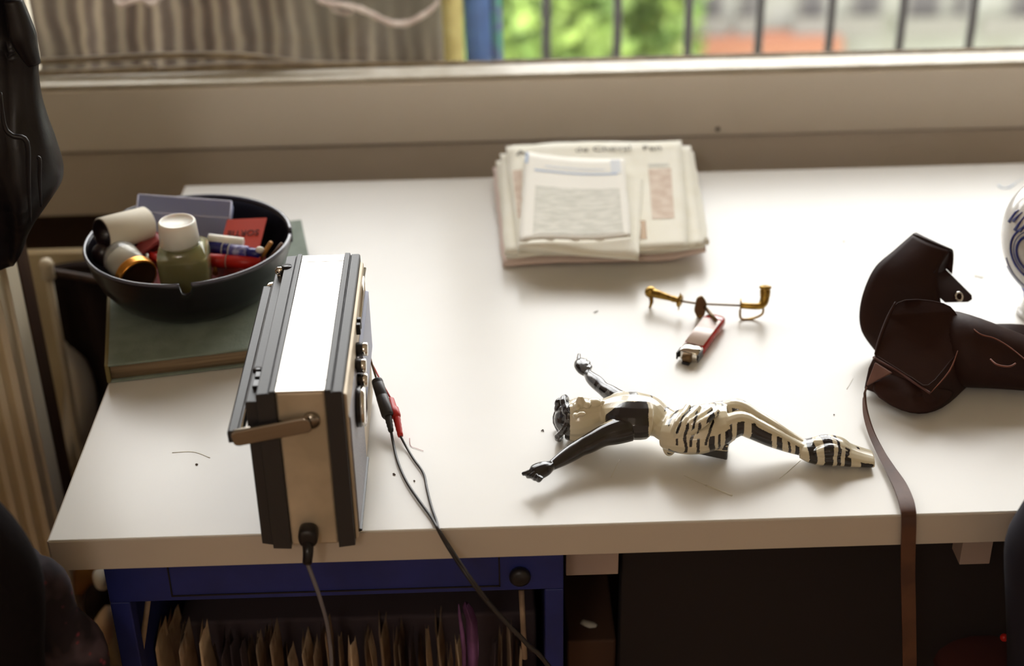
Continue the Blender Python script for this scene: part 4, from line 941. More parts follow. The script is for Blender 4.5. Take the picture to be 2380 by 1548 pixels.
# ================================================================== BRASS FITTING
bf = thing('brass_fitting', 'brass fitting of two small pipe ends joined by a thin rod with an oval plate', 'fitting', pz(1630, 735, 0))
z1 = .016
A0, A1 = pz(1512, 679, z1), pz(1579, 699, z1)
bm = NB(); lathe(bm, [(.003,-.06*.03),(.0052,.0),(.0045,.010),(.0034,.022),(.0032,.026),(.0036,.0275),(.0030,(A1-A0).length-.002),(.0030,(A1-A0).length)], A0, 20, axis=(A1-A0)); sphere(bm, A0, .0064, 18, 12); link_mesh('left_pipe', bm, 'brass', parent=bf)
bm = NB(); lathe(bm, [(.0068,0),(.0068,.001),(.003,.0014)], A1, 18, axis=(A1-A0)); tube(bm, [A1+Vector((0,0,.004)), A1+Vector((.001,0,.0095))], [.0012,.0004], 6); tube(bm, [A1-Vector((0,0,.004)), A1+Vector((-.001,-.002,-.0105))], [.0012,.0004], 6); link_mesh('flange', bm, 'brass', parent=bf)
bm = NB(); tube(bm, [A0, A0+Vector((.001,-.004,-.010)), A0+Vector((-.001,-.006,-.0157))], [.003,.0022,.0014], 8); link_mesh('spur', bm, 'brass', parent=bf)
C0, C1 = pz(1720, 710, z1-.002), pz(1762, 712, z1-.002)
bm = NB(); tube(bm, [A1, pz(1628, 706, z1), C0], .0011, 8, smooth_n=4); link_mesh('rod', bm, 'darkbrass', parent=bf)
E1 = pz(1774, 704, z1); E2 = pY(1778, 690, E1.y+.004); E3 = pY(1779, 664, E1.y+.008)
bm = NB(); tube(bm, [C0, C1, E1, E2], [.0032,.0034,.0046,.0050], 16, smooth_n=6); link_mesh('right_pipe', bm, 'brass', parent=bf)
bm = NB(); ax = E3-E2; L3 = ax.length; lathe(bm, [(.0046,0),(.0056,.1*L3),(.0050,.2*L3),(.0058,.3*L3),(.0052,.4*L3),(.0060,.5*L3),(.0052,.6*L3),(.0052,.72*L3),(.0062,.76*L3),(.0064,.92*L3),(.0050,L3),(.0034,L3),(.0030,.9*L3),(.0001,.88*L3)], E2, 24, axis=ax); link_mesh('threaded_end', bm, 'brass', parent=bf)
bm = NB(); lathe(bm, [(.0075,0),(.0075,.001),(.003,.0014)], C0, 18, axis=(C1-C0)); link_mesh('flange', bm, 'brass', parent=bf)
bm = NB(); tube(bm, [C0+Vector((0,-.002,-.004)), C0+Vector((.001,-.006,-.0125)), C0+Vector((.012,-.006,-.0130)), C1+Vector((.004,-.003,-.008)), E1+Vector((0,-.002,-.004))], .0012, 8, smooth_n=5); link_mesh('wire_loop', bm, 'brass', parent=bf)
pc = pz(1628, 714, .0135)
bm = NB(); M = basis(pc, (.25, 1, 0), (0, -.12, 1)); rings = []
for zz in (-.0016, .0016):
    rings.append([M @ Vector((.0062*math.cos(a), .0135*math.sin(a)+( .0010*math.sin(9*a) if math.sin(a) < -.6 else 0), zz)) for a in (2*PI*k/36 for k in range(36))])
M2 = basis(pc, (1, .1, 0), (0, 0, 1)); rings = [[M2 @ Vector((.0062*math.cos(a)+.0004*math.sin(5*a), .0132*math.sin(a), zz)) for a in (2*PI*k/36 for k in range(36))] for zz in (-.0012, .0012)]
loft(bm, rings); link_mesh('oval_plate', bm, 'darkbrass', parent=bf, bevel=.0004)
bm = NB(); tube(bm, [pz(1640, 716, .013), pz(1664, 745, .0165)], [.0018,.0020], 10); link_mesh('pin', bm, 'darkbrass', parent=bf)
bm = NB(); sphere(bm, pz(1626, 732, .003), (.004,.004,.003), 10, 8); link_mesh('lug', bm, 'brass', parent=bf)

# ================================================================== CORPUS FIGURE (zebra painted)
def seg_loft(bm, pts, n=5, seg=18):
    """pts: (px, py, height, half width in Y, half thickness in z). ellipses perpendicular to the path"""
    q = []
    for px, py, h, wy, tz in pts:
        p = pz(px, py, h); q.append((p.x, p.y, p.z, wy, tz))
    q = spline(q, n); P = [Vector(v[:3]) for v in q]; rings = []
    for i, p in enumerate(P):
        d = (P[min(i+1, len(P)-1)]-P[max(i-1, 0)]).normalized()
        s = d.cross(Vector((0,0,1))).normalized(); up = s.cross(d).normalized()
        rings.append([p + s*q[i][3]*math.cos(a) + up*q[i][4]*math.sin(a) for a in (2*PI*k/seg for k in range(seg))])
    loft(bm, rings)
bm = NB()
# trunk
seg_loft(bm, [(1392,968,.026,.010,.008),(1408,962,.028,.018,.013),(1440,962,.029,.027,.017),(1478,966,.030,.0285,.019),(1508,968,.028,.025,.017),(1538,982,.024,.019,.0115),(1562,994,.023,.020,.012),(1590,1000,.023,.024,.015),(1622,1002,.022,.025,.017),(1640,1002,.021,.020,.013)])
# legs: near and far
seg_loft(bm, [(1606,1018,.020,.012,.013),(1650,1006,.027,.0125,.014),(1690,994,.034,.0115,.0125),(1722,984,.038,.0108,.0115),(1752,996,.033,.0098,.0105),(1790,1014,.026,.0092,.0095),(1830,1032,.018,.0075,.0075),(1862,1044,.013,.0062,.006),(1880,1047,.012,.007,.0065)])
seg_loft(bm, [(1612,984,.022,.012,.012),(1655,968,.030,.0115,.0125),(1695,958,.037,.0105,.0115),(1716,955,.040,.010,.011),(1750,974,.034,.0092,.010),(1790,996,.026,.0085,.009),(1830,1017,.018,.007,.007),(1862,1034,.013,.006,.006),(1880,1040,.012,.006,.006)])
# feet: crossed, over a wedge that ends in a flat tab
seg_loft(bm, [(1862,1042,.012,.013,.0060),(1890,1046,.0120,.017,.0100),(1920,1046,.0130,.0185,.0120),(1945,1048,.0120,.018,.0115),(1970,1056,.0095,.016,.0085),(2000,1062,.0072,.014,.0062),(2028,1066,.0055,.0125,.0045)])
seg_loft(bm, [(1895,1030,.020,.006,.005),(1925,1032,.023,.007,.006),(1950,1040,.020,.006,.005),(1972,1050,.014,.005,.004)], 4, 12)
seg_loft(bm, [(1900,1052,.016,.007,.005),(1928,1046,.022,.007,.006),(1952,1050,.018,.006,.005),(1972,1058,.012,.005,.004)], 4, 12)
# neck and head (face up, chin towards the chest)
seg_loft(bm, [(1412,962,.027,.013,.011),(1394,962,.027,.0125,.0125),(1372,966,.0255,.0165,.0165),(1350,970,.0235,.0190,.0185),(1328,972,.0215,.0185,.0165),(1310,974,.0190,.0155,.0125),(1300,976,.017,.010,.008)])
# hair falling on the near side to the desk
seg_loft(bm, [(1322,996,.012,.010,.011),(1350,1004,.011,.010,.0105),(1380,1000,.013,.010,.010),(1402,990,.016,.008,.008)], 4, 14)
# nose, brow, beard, chin: ridges along the upper outline of the face
def bl(px, py, h, r):
    p = pz(px, py, h); sphere(bm, p, r, 14, 9)
bl(1349, 936, .0445, (.0044, .0040, .0070)); bl(1340, 944, .0420, (.0036, .0062, .0036)); bl(1364, 940, .0425, (.0040, .0050, .0034)); bl(1380, 936, .0410, (.0070, .0055, .0042))
bl(1330, 950, .0385, (.0045, .0070, .0040)); bl(1397, 938, .0385, (.0050, .0046, .0038)); bl(1318, 954, .0340, (.0050, .0075, .0045)); bl(1352, 962, .041, (.0040, .0028, .0022)); bl(1338, 966, .040, (.0030, .0040, .0026))
# crown of thorns: twisted ring round the top of the head
cc1 = pz(1316, 972, .020)
pts = []
for k in range(25):
    a = 2*PI*k/24; pts.append(Vector((cc1.x-.004+.003*math.sin(3*a)+ .004*math.sin(a), cc1.y+.0200*math.cos(a), cc1.z+.0185*math.sin(a)+.001*math.cos(5*a))))
for v in pts: v.z = max(v.z, DZ+.003)
tube(bm, pts, .0030, 8)
bl(1302, 938, .031, (.0055, .0055, .0055)); bl(1300, 950, .028, (.0050, .0055, .0055))
# arms
seg_loft(bm, [(1462,995,.028,.013,.012),(1430,1004,.0265,.0120,.0115),(1400,1014,.025,.0098,.0098),(1370,1030,.023,.0088,.0092),(1350,1040,.0215,.0078,.0082),(1330,1052,.020,.0078,.0078),(1308,1066,.0185,.0068,.0066),(1286,1080,.0170,.0050,.0048),(1274,1086,.0165,.0048,.0045)])
seg_loft(bm, [(1470,940,.032,.011,.010),(1440,928,.032,.0088,.0085),(1418,914,.031,.0078,.0080),(1402,903,.0305,.0066,.0066),(1388,890,.030,.0070,.0070),(1376,880,.0295,.0062,.0062),(1366,868,.029,.0044,.0044),(1362,864,.029,.0042,.0040)])
# hands
seg_loft(bm, [(1280,1083,.017,.0048,.0048),(1264,1090,.0180,.0080,.0065),(1246,1098,.0170,.0085,.0068),(1238,1102,.016,.0065,.0055)], 4, 14)
for a, b, c in (((1244,1092,.019),(1228,1098,.0175),(1214,1102,.0150)),((1246,1100,.020),(1234,1106,.0170),(1226,1108,.0130)),((1252,1104,.0215),(1244,1112,.0175),(1240,1112,.0130)),((1258,1108,.022),(1252,1116,.0175),(1250,1114,.0130)),((1266,1084,.020),(1254,1084,.0205),(1240,1090,.019))):
    tube(bm, [pz(*a), pz(*b), pz(*c)], [.0026,.0024,.0019], 8, smooth_n=3)
seg_loft(bm, [(1366,868,.029,.0044,.0044),(1358,858,.030,.0072,.0062),(1352,848,.030,.0078,.0062),(1350,842,.0295,.0060,.005)], 4, 14)
for a, b, c in (((1350,848,.030),(1345,836,.030),(1346,824,.0285)),((1356,846,.033),(1360,838,.033),(1362,844,.030)),((1362,850,.034),(1368,843,.033),(1368,852,.030)),((1366,858,.033),(1372,852,.032),(1370,860,.030)),((1348,858,.031),(1343,848,.031),(1342,840,.030))):
    tube(bm, [pz(*a), pz(*b), pz(*c)], [.0026,.0023,.0018], 8, smooth_n=3)
# loincloth body
seg_loft(bm, [(1548,1000,.023,.0205,.0130),(1570,1002,.0240,.0245,.0165),(1610,1000,.0265,.0275,.0190),(1650,992,.0300,.0270,.0185),(1684,984,.033,.0230,.0165),(1700,980,.035,.0215,.0145)])
# rolled diagonal folds at the waist and hip
for k, (pa, pb, pc2) in enumerate((((1556,1030,.021),(1576,985,.041),(1600,944,.045)),((1566,1028,.024),(1590,986,.0445),(1624,946,.0465)),((1584,1010,.034),(1614,980,.0480),(1652,950,.0500)),((1600,1006,.036),(1634,982,.050),(1668,956,.0510)))):
    tube(bm, [pz(*pa), pz(*pb), pz(*pc2)], [.0036,.0042,.0030], 10, smooth_n=5)
# knot and hanging corner
for k in range(3):
    bl(1560+k*5, 1028+k*3, .021-.002*k, (.0062, .0050, .0070))
kc = pz(1556, 1036, .014); sphere(bm, kc, (.0065, .0050, .0110), 14, 10)
hexa(bm, [pz(1566,1044,.010), pz(1690,1070,.0012), pz(1696,1030,.0040), pz(1580,1020,.012), pz(1566,1034,.020), pz(1692,1040,.022), pz(1700,1012,.026), pz(1580,1010,.026)])
lo = min(v.co.z for v in bm.verts)
for v in bm.verts: v.co.z = max(v.co.z, DZ+.0011)
bmesh.ops.recalc_face_normals(bm, faces=bm.faces)
tmp = link_mesh('figure_raw', bm, 'porcelain', base=(0, 0, 0))
rm = tmp.modifiers.new('r', 'REMESH'); rm.mode = 'VOXEL'; rm.voxel_size = .0006; rm.use_smooth_shade = True
sm = tmp.modifiers.new('s', 'SMOOTH'); sm.factor = .5; sm.iterations = 5
dg = bpy.context.evaluated_depsgraph_get(); me = bpy.data.meshes.new_from_object(tmp.evaluated_get(dg)); bpy.data.objects.remove(tmp)
# paint: cream ground, black zebra bands (bands follow the body's length, X) and one black flank and arm
CR, BL, SG = lin((214, 203, 176)), lin((26, 19, 21)), lin((92, 94, 98))
XS = lambda px, py=1010, h=.02: pz(px, py, h).x
bands = [(1583,1590),(1611,1618),(1640,1653),(1660,1665),(1675,1692),(1703,1721),(1738,1788),(1800,1814),(1827,1832),(1842,1852),(1884,1900),(1916,1938),(1948,1958),(1967,1981),(2004,2034)]
BX = [(XS(a, 1020 if a < 1860 else 1056), XS(b, 1020 if b < 1860 else 1056)) for a, b in bands]
tb2 = [(1660,1664),(1676,1681),(1726,1734),(1756,1764),(1776,1786),(1800,1806),(1818,1824)]
TX = [(XS(a, 960, .04), XS(b, 960, .04)) for a, b in tb2]
xc0, xc1 = XS(1385), XS(1505); xk = XS(1548); xh = XS(1392, 960, .03); ymid = pz(1470, 966, .030).y
col = me.color_attributes.new('paint', 'FLOAT_COLOR', 'POINT')
data = []
hand_n = pz(1350, 1040, .0215); fa = pz(1455, 938, .033); kn = pz(1562, 1034, .018); hy = pz(1700, 975, .034).y
pl_ = pz(1470, 966, .03)
for v in me.vertices:
    p = v.co; nx, ny, nz_ = v.normal; c = CR
    w = .0018*noise.noise(Vector((p.x*60, p.y*90, p.z*90)))
    x = p.x+w; z = p.z-DZ
    if x > xk:
        cline = hy + (p.x-XS(1700))*(-.10)
        near = ny < .35
        if near and nz_ < .62 or x > XS(1868, 1050):  # bands left off upward faces, a painted highlight along the leg tops
            for a, b in BX:
                sl2 = 0 if x > XS(1868) else 0
                if a < x < b and not (x < XS(1700) and z < .017): c = BL; break
            if x > XS(1955, 1056) and nz_ > .7: c = CR if not (abs(x-XS(2012, 1066)) < .0014 and abs(p.y-pz(2012,1050,.01).y) < .002) else BL
        elif nz_ > .3 and ny > .2:
            for a, b in TX:
                if a < x < b: c = BL; break
        if x < XS(1702, 1050) and z < .0165 and near: c = BL if z < .0155 and x > XS(1604) else CR
        if x < XS(1650) and nz_ > .1 and z > .026:       # dark lines in the rolled folds
            t = (x - XS(1575)) + (p.y-kn.y)*-.55
            if math.sin(t*430+.6) > .84: c = BL
        if (p-kn).length < .011 and math.sin(p.z*620+p.x*300) > -.1: c = BL
    elif xc0-.004 < x < xc1 and p.y < ymid-.0035-.006*max(0, (XS(1440)-x)/.03)+w*3 and ny < .2+.3*(z < .03) : c = BL
    elif x > xh and p.y > ymid+.007 and XS(1462,930,.04) < x < XS(1516,930,.04) and math.sin(x*330+p.y*60+2) > .3 and z > .034: c = BL
    if p.x < hand_n.x+.026 and p.y < hand_n.y+.02-(p.x-hand_n.x)*.0 and p.y-pz(1400,1022,.023).y < (p.x-XS(1400))*.6+.012 and p.y < pz(1330,1020,.02).y: c = BL
    if p.y > pz(1440,934,.032).y+.004 and p.x < XS(1446,930,.03) : c = SG if noise.noise(p*140) < .12 else BL
    if p.x < XS(1322, 972, .02) and p.x > XS(1290) and p.y > hand_n.y: c = BL if noise.noise(p*260) > -.05 else SG
    data.extend(c)
col.data.foreach_set('color', data)
me.polygons.foreach_set('use_smooth', [True]*len(me.polygons))
me.materials.clear(); me.materials.append(attr_mat('zebra_paint', .22))
for v in me.vertices: pass
fo = bpy.data.objects.new('corpus_figure', me); COL.objects.link(fo)
base = pz(1600, 1030, 0)
me.transform(Matrix.Translation(-base)); fo.location = base
tag(fo, 'zebra-striped cream and black figure of a man with outstretched arms lying on its back', 'figure')

# ================================================================== CAMERA CASE
cs = thing('camera_case', 'open dark brown leather camera case with upright lid and long strap', 'camera case', pz(2150, 900, 0))
# body: rounded box leaning, defined by its four upper corners and base outline
def shell(rings, name, m, sub=1, parent=cs, **k):
    bm = NB(); loft(bm, rings); return link_mesh(name, bm, m, parent=parent, subsurf=sub, **k)
def ringpts(L, ypl=None):
    return [pz(*p) for p in L]
b0 = ringpts([(2020,902,.004),(2075,945,.003),(2135,962,.003),(2190,948,.003),(2238,908,.003),(2280,860,.004),(2262,800,.005),(2200,775,.006),(2110,785,.006),(2050,820,.006)])
b1 = ringpts([(2022,885,.014),(2077,924,.014),(2132,945,.014),(2182,936,.014),(2237,892,.014),(2285,842,.018),(2265,785,.024),(2205,755,.026),(2112,762,.026),(2048,805,.020)])
b2 = ringpts([(2030,838,.036),(2078,868,.033),(2122,893,.030),(2160,908,.028),(2216,856,.034),(2262,800,.046),(2240,752,.060),(2200,719,.068),(2112,708,.070),(2058,752,.056)])
b3 = ringpts([(2036,826,.040),(2080,854,.038),(2122,880,.036),(2158,896,.034),(2207,842,.042),(2246,790,.054),(2225,736,.070),(2192,706,.080),(2105,698,.082),(2066,732,.064)])
b4 = ringpts([(2060,808,.046),(2088,828,.045),(2120,850,.044),(2148,860,.043),(2186,824,.052),(2215,784,.062),(2205,745,.074),(2180,722,.080),(2108,718,.080),(2080,740,.068)])
def resamp(r): return [Vector(v) for v in spline([tuple(p) for p in r+[r[0]]], 3)[:-1]]
bm = NB(); loft(bm, [resamp(b0), resamp(b1), resamp(b2), resamp(b3)]); link_mesh('body', bm, 'leather_brn', parent=cs, bevel=.0045)
bm = NB(); tube(bm, resamp(b3)+[resamp(b3)[0]], .0008, 6); link_mesh('top_seam', bm, 'leather_brn', parent=cs)
# lower front lip with the lighter lining showing at its left
lip0 = [pz(*p) for p in ((2030,830,.038),(2060,848,.037),(2090,864,.036),(2120,886,.034),(2150,906,.031),(2162,914,.030))]
bm = NB(); tube(bm, lip0, [.0013]*6, 8, smooth_n=4); link_mesh('stitched_edge', bm, 'lip', parent=cs)
bm = NB(); P = [pz(2040,844,.036), pz(2019,898,.016), pz(2078,868,.034)]
n0 = (P[1]-P[0]).cross(P[2]-P[0]).normalized(); 
if n0.dot(CAM-P[0]) < 0: n0 = -n0
a_, b_, c_ = [p+n0*.006 for p in P]; rings = [[a_, b_, c_], [a_-n0*.004, b_-n0*.004, c_-n0*.004]]
loft(bm, rings); link_mesh('lining_flap', bm, 'leather_in', parent=cs, bevel=.001)
bm = NB(); P = [pz(2034,822,.040), pz(2018,856,.026), pz(2008,904,.008), pz(2040,915,.006), pz(2080,870,.030)]
loft(bm, [[p+Vector((0, -.001, .001)) for p in P], [p+Vector((.002, .006, -.004)) for p in P]]); link_mesh('side_gusset', bm, 'leather_brn', parent=cs, bevel=.0015)
bm = NB(); P = [pz(*p) for p in ((2012,903,.016),(2040,872,.028),(2094,860,.036),(2140,890,.032),(2190,905,.026),(2236,905,.016),(2190,952,.010),(2130,968,.008),(2065,946,.010))]
cc2 = sum(P, Vector())/len(P)+Vector((-.004, -.010, .002)); rings = []
for t, off in ((.05, .010), (.6, .006), (.97, .001), (1, -.002), (.6, -.006)): rings.append([cc2+(p-cc2)*t+Vector((-.2, -.8, .3))*off*.6 for p in P])
loft(bm, rings); link_mesh('front_flap', bm, 'leather_brn', parent=cs, subsurf=1)
bm = NB(); tube(bm, [pz(2082,702,.080), pz(2064,738,.066), pz(2044,790,.050), pz(2034,824,.041)], [.0010,.0018,.0018,.0010], 8, smooth_n=4); link_mesh('piping', bm, 'leather_brn', parent=cs)
bm = NB(); tube(bm, [pz(2226,815,.054), pz(2207,862,.042), pz(2164,912,.030)], [.0004,.0008,.0004], 6, smooth_n=4); link_mesh('seam', bm, 'stitch', parent=cs)
# lens nose to the right
nose = []
for px, py, h, r in ((2180,800,.036,.036),(2225,812,.036,.037),(2275,820,.034,.034),(2330,832,.031,.030),(2385,845,.028,.0265),(2440,858,.025,.022),(2470,864,.023,.014)):
    c = pz(px, py, h); nose.append([Vector((c.x+.12*r*math.cos(a), c.y+r*math.cos(a), max(c.z+r*1.0*math.sin(a), DZ+.001))) for a in (2*PI*k/28 for k in range(28))])
shell(nose, 'lens_nose', 'leather_brn', 1)
sm_ = []
bm = NB(); tube(bm, [pz(2240,742,.068), pz(2275,775,.066), pz(2310,786,.062), pz(2345,806,.059), pz(2385,838,.056)], .0007, 6, smooth_n=5); link_mesh('stitched_seam', bm, 'stitch', parent=cs)
bm = NB(); tube(bm, [pz(2302,835,.058), pz(2318,848,.058), pz(2345,852,.058), pz(2360,845,.058)], .0009, 6, smooth_n=5); link_mesh('stitched_arc', bm, 'stitch', parent=cs)
# rear half behind the nose
r0 = ringpts([(2256,800,.004),(2300,825,.004),(2420,825,.004),(2420,775,.004),(2256,775,.004)])
r1 = ringpts([(2254,772,.028),(2300,800,.028),(2425,800,.028),(2425,752,.028),(2264,756,.028)])
r2 = ringpts([(2262,762,.033),(2300,785,.034),(2425,785,.034),(2425,746,.034),(2284,746,.034)])
shell([r0, r1, r2], 'rear_shell', 'leather_brn', 2)
# upright lid: thick curved leather sheet
E1_ = [pY(2034,812,1.292), pY(2004,770,1.300), pY(1998,725,1.312), pY(2010,670,1.326), pY(2036,620,1.340), pY(2080,582,1.352), pY(2120,547,1.362)]
E2_ = [pY(2110,815,1.285), pY(2120,780,1.290), pY(2150,752,1.296), pY(2188,728,1.300), pY(2184,690,1.306), pY(2180,632,1.322), pY(2206,583,1.338)]
E1s = [Vector(v) for v in spline([tuple(v) for v in E1_], 5)]; E2s = [Vector(v) for v in spline([tuple(v) for v in E2_], 5)]
bm = NB()
def lidf(u, v):
    i = u*(len(E1s)-1); k = min(int(i), len(E1s)-2); t = i-k
    a = E1s[k].lerp(E1s[k+1], t); b = E2s[k].lerp(E2s[k+1], t); p = a.lerp(b, v)
    return p + Vector((-.006, -.012, .003))*math.sin(v*PI)*.5
grid(bm, lidf, 30, 10); link_mesh('lid', bm, 'leather_brn', parent=cs, solid=.0028)
# curled top of the lid
T1, T2 = pY(2120,546,1.362), pY(2206,582,1.338)
bm = NB()
def curl(u, v):
    p = T1.lerp(T2, v); a = u*PI*.9
    return p + Vector((.35, .55, 0))*.010*(math.sin(a)) + Vector((.006*u, 0, -.020*u*u*(0.4+v)))
grid(bm, curl, 10, 8); link_mesh('lid_curl', bm, 'leather_brn', parent=cs, solid=.0026)
bm = NB()
t4 = [pY(2168,636,1.318), pY(2206,584,1.340), pY(2202,612,1.345), pY(2196,632,1.345)]
loft(bm, [[p+Vector((0,-.001,0)) for p in t4], [p+Vector((.001,.0025,0)) for p in t4]]); link_mesh('side_gusset', bm, 'leather_brn', parent=cs, bevel=.0008)
# snap tongue
tg = [pY(2152,640,1.322), pY(2196,624,1.345), pY(2232,660,1.335), pY(2258,686,1.326), pY(2259,696,1.322), pY(2250,702,1.320), pY(2198,703,1.312), pY(2168,676,1.310)]
n0 = (tg[3]-tg[0]).cross(tg[6]-tg[0]).normalized()
if n0.dot(CAM-tg[0]) < 0: n0 = -n0
bm = NB(); loft(bm, [[p+n0*.001 for p in tg], [p-n0*.0016 for p in tg]]); link_mesh('tongue', bm, 'leather_brn', parent=cs, bevel=.0008)
ey_ = pY(2226,690,1.319)+n0*.0018
bm = NB(); s_, u2_ = frame_of(n0); pts = [ey_+s_*.0042*math.cos(a)+u2_*.0042*math.sin(a) for a in (2*PI*k/20 for k in range(21))]; tube(bm, pts, .0012, 8); link_mesh('eyelet', bm, 'chrome', parent=cs)
# strap: from the case's left base across the desk and down over the front edge
sp = [(2012,905,.024),(2009,925,.016),(2012,960,.010),(2025,1005,.007),(2046,1050,.006),(2070,1092,.006),(2092,1130,.006),(2106,1165,.006),(2111,1190,.004)]
P = [pz(*p) for p in sp]; W_ = [.006,.005,.006,.006,.007,.009,.012,.013,.013]
S_ = [Vector((.3,.2,1))]*2+[Vector((.5,.3,1)), Vector((.7,.3,.9)), Vector((.9,.3,.7)), Vector((1,.3,.45)), Vector((1,.2,.15)), Vector((1,0,.03)), Vector((1,0,0))]
for k, (a, b, Y) in enumerate(((2112,1202,DY0-.004),(2112,1225,DY0-.0065),(2111,1262,DY0-.007),(2110,1330,DY0-.008),(2112,1430,DY0-.01),(2114,1560,DY0-.01),(2116,1800,DY0-.01))):
    P.append(pY(a, b, Y)); W_.append(.0125); S_.append(Vector((1, 0, 0)))
q = spline([(*p, w_, *s_) for p, w_, s_ in zip(P, W_, S_)], 6)
bm = NB(); ribbon(bm, [v[:3] for v in q], [v[4:7] for v in q], [v[3] for v in q], .0022); link_mesh('strap', bm, 'strap', parent=cs, bevel=.0004)

# ================================================================== VASE
vz = thing('porcelain_vase', 'round white porcelain jar painted with blue rings, cut by the right edge', 'vase', (.583, 1.362, DZ))
vc = Vector((.583, 1.362, 0)); 
vp = [(.0001,0),(.026,0),(.027,.003),(.0235,.008),(.0225,.020),(.024,.030),(.033,.040),(.045,.056),(.0525,.075),(.0555,.095),(.053,.115),(.045,.132),(.034,.144),(.022,.155),(.018,.162),(.020,.170),(.016,.170),(.013,.158),(.0001,.156)]
bm = NB(); q = spline(vp[1:15], 4); lathe(bm, [(.0001,0)]+[(a, b) for a, b in q]+vp[15:], (vc.x, vc.y, DZ+.0005), 64); link_mesh('body', bm, 'porcelain', parent=vz)
def onvase(th, z, off=.0004):
    qq = q; r = .03
    for (r0_, z0_), (r1_, z1_) in zip(qq, qq[1:]):
        if z0_ <= z <= z1_: r = r0_+(r1_-r0_)*(z-z0_)/max(z1_-z0_, 1e-6); break
    return Vector((vc.x+(r+off)*math.cos(th), vc.y+(r+off)*math.sin(th), DZ+z))
def vring(t0, z0, R, w, m, nm='ring_motif', n=48, fr=(0, 1)):
    bm = NB(); pts = []
    for k in range(n+1):
        a = 2*PI*(fr[0]+(fr[1]-fr[0])*k/n); pts.append(onvase(t0+R*math.cos(a)/.056, z0+R*1.0*math.sin(a)))
    tube(bm, pts, w, 6, flat=1); link_mesh(nm, bm, m, parent=vz)
mth = -2.30
vring(mth, .092, .030, .0013, 'cobalt'); vring(mth, .092, .021, .0016, 'cobalt'); vring(mth, .092, .0255, .0006, 'paleblue')
vring(mth, .085, .043, .0006, 'paleblue', 'arc_motif', fr=(.55, .95)); vring(mth-.1, .082, .048, .0005, 'paleblue', 'arc_motif', fr=(.58, .9))
bm = NB(); 
for k in range(7): 
    a = mth-.75+k*.12; tube(bm, [onvase(a, .112+.004*math.sin(k*2)), onvase(a+.05, .120+.004*math.cos(k)), onvase(a+.09, .127)], [.0022,.0014,.0006], 6, flat=1)
link_mesh('leaf_motif', bm, 'cobalt', parent=vz)
bm = NB(); tube(bm, [onvase(2*PI*k/40, .030) for k in range(41)], .0020, 6); link_mesh('foot_band', bm, 'cobalt', parent=vz)
bm = NB(); tube(bm, [onvase(2*PI*k/40, .022) for k in range(41)], .0008, 6); link_mesh('foot_band', bm, 'paleblue', parent=vz)

# ================================================================== OUTSIDE
# striped cloth hung on the balcony, left half of the window
ck = thing('striped_cloth', 'grey brown striped cloth hanging in folds outside the left half of the window', 'cloth', (-.30, 2.24, .8))
cx0, cx1 = pY(60, 60, 2.24).x-.25, pY(1028, 60, 2.24).x
bm = NB()
def cl(u, v):
    x = cx0+(cx1-cx0)*u; z = .35+.72*v
    return Vector((x, 2.24+.012*math.sin(u*55+1.5*math.sin(v*4))+.02*noise.noise(Vector((u*7, v*3, 2))), z))
grid(bm, cl, 110, 24, uv=True); link_mesh('hanging', bm, 'striped', parent=ck, solid=.002)
def lacestrip(pts, w, nm='lace_edge'):
    bm = NB(); P = spline([(*pY(a, b, 2.19),) for a, b in pts], 6); rings = []
    for i, p in enumerate(P):
        ww = w*(.7+.5*noise.noise(Vector((i*.7, 1, 2)))); p = Vector(p)
        rings.append([p+Vector((0, -.004+.003*math.sin(i*1.7), ww)), p+Vector((.001, -.008, 0)), p+Vector((0, -.004, -ww)), p+Vector((0, .004, -ww)), p+Vector((0, .004, ww))])
    loft(bm, rings); link_mesh(nm, bm, 'lace', parent=ck)
lacestrip([(268,2),(285,10),(300,4),(330,-4),(345,6),(365,2),(372,-8),(400,-20)], .005)
lacestrip([(735,-4),(765,8),(800,12),(840,22),(875,38),(905,52),(945,54),(975,40),(1005,20),(1020,0)], .0055)
lacestrip([(770,20),(800,30),(820,26)], .004)
# painted boards right of the cloth
def board(px0, px1, Y, m, nm, label, zt=1.6):
    a = pY(px0, 60, Y).x; b = pY(px1, 60, Y).x
    bm = NB(); n = 14; rings = []
    for k in range(n+1):
        z = .3+(zt-.3)*k/n; j = .004*noise.noise(Vector((z*9, px0, 0))); rings.append([Vector((a+j, Y, z)), Vector((b+j*.6, Y, z)), Vector((b+j*.6, Y+.02, z)), Vector((a+j, Y+.02, z))])
    loft(bm, rings); return tag(link_mesh(nm, bm, m, base=((a+b)/2, Y, .3)), label, 'board')
board(1020, 1076, 2.25, 'yellowpaint', 'painted_board', 'pale yellow painted board at the right end of the striped cloth')
board(1080, 1140, 2.26, 'bluepaint', 'painted_board', 'blue painted board standing outside the window')
board(1140, 1168, 2.27, 'greenpaint', 'painted_board', 'narrow green and violet painted board against the blue one')
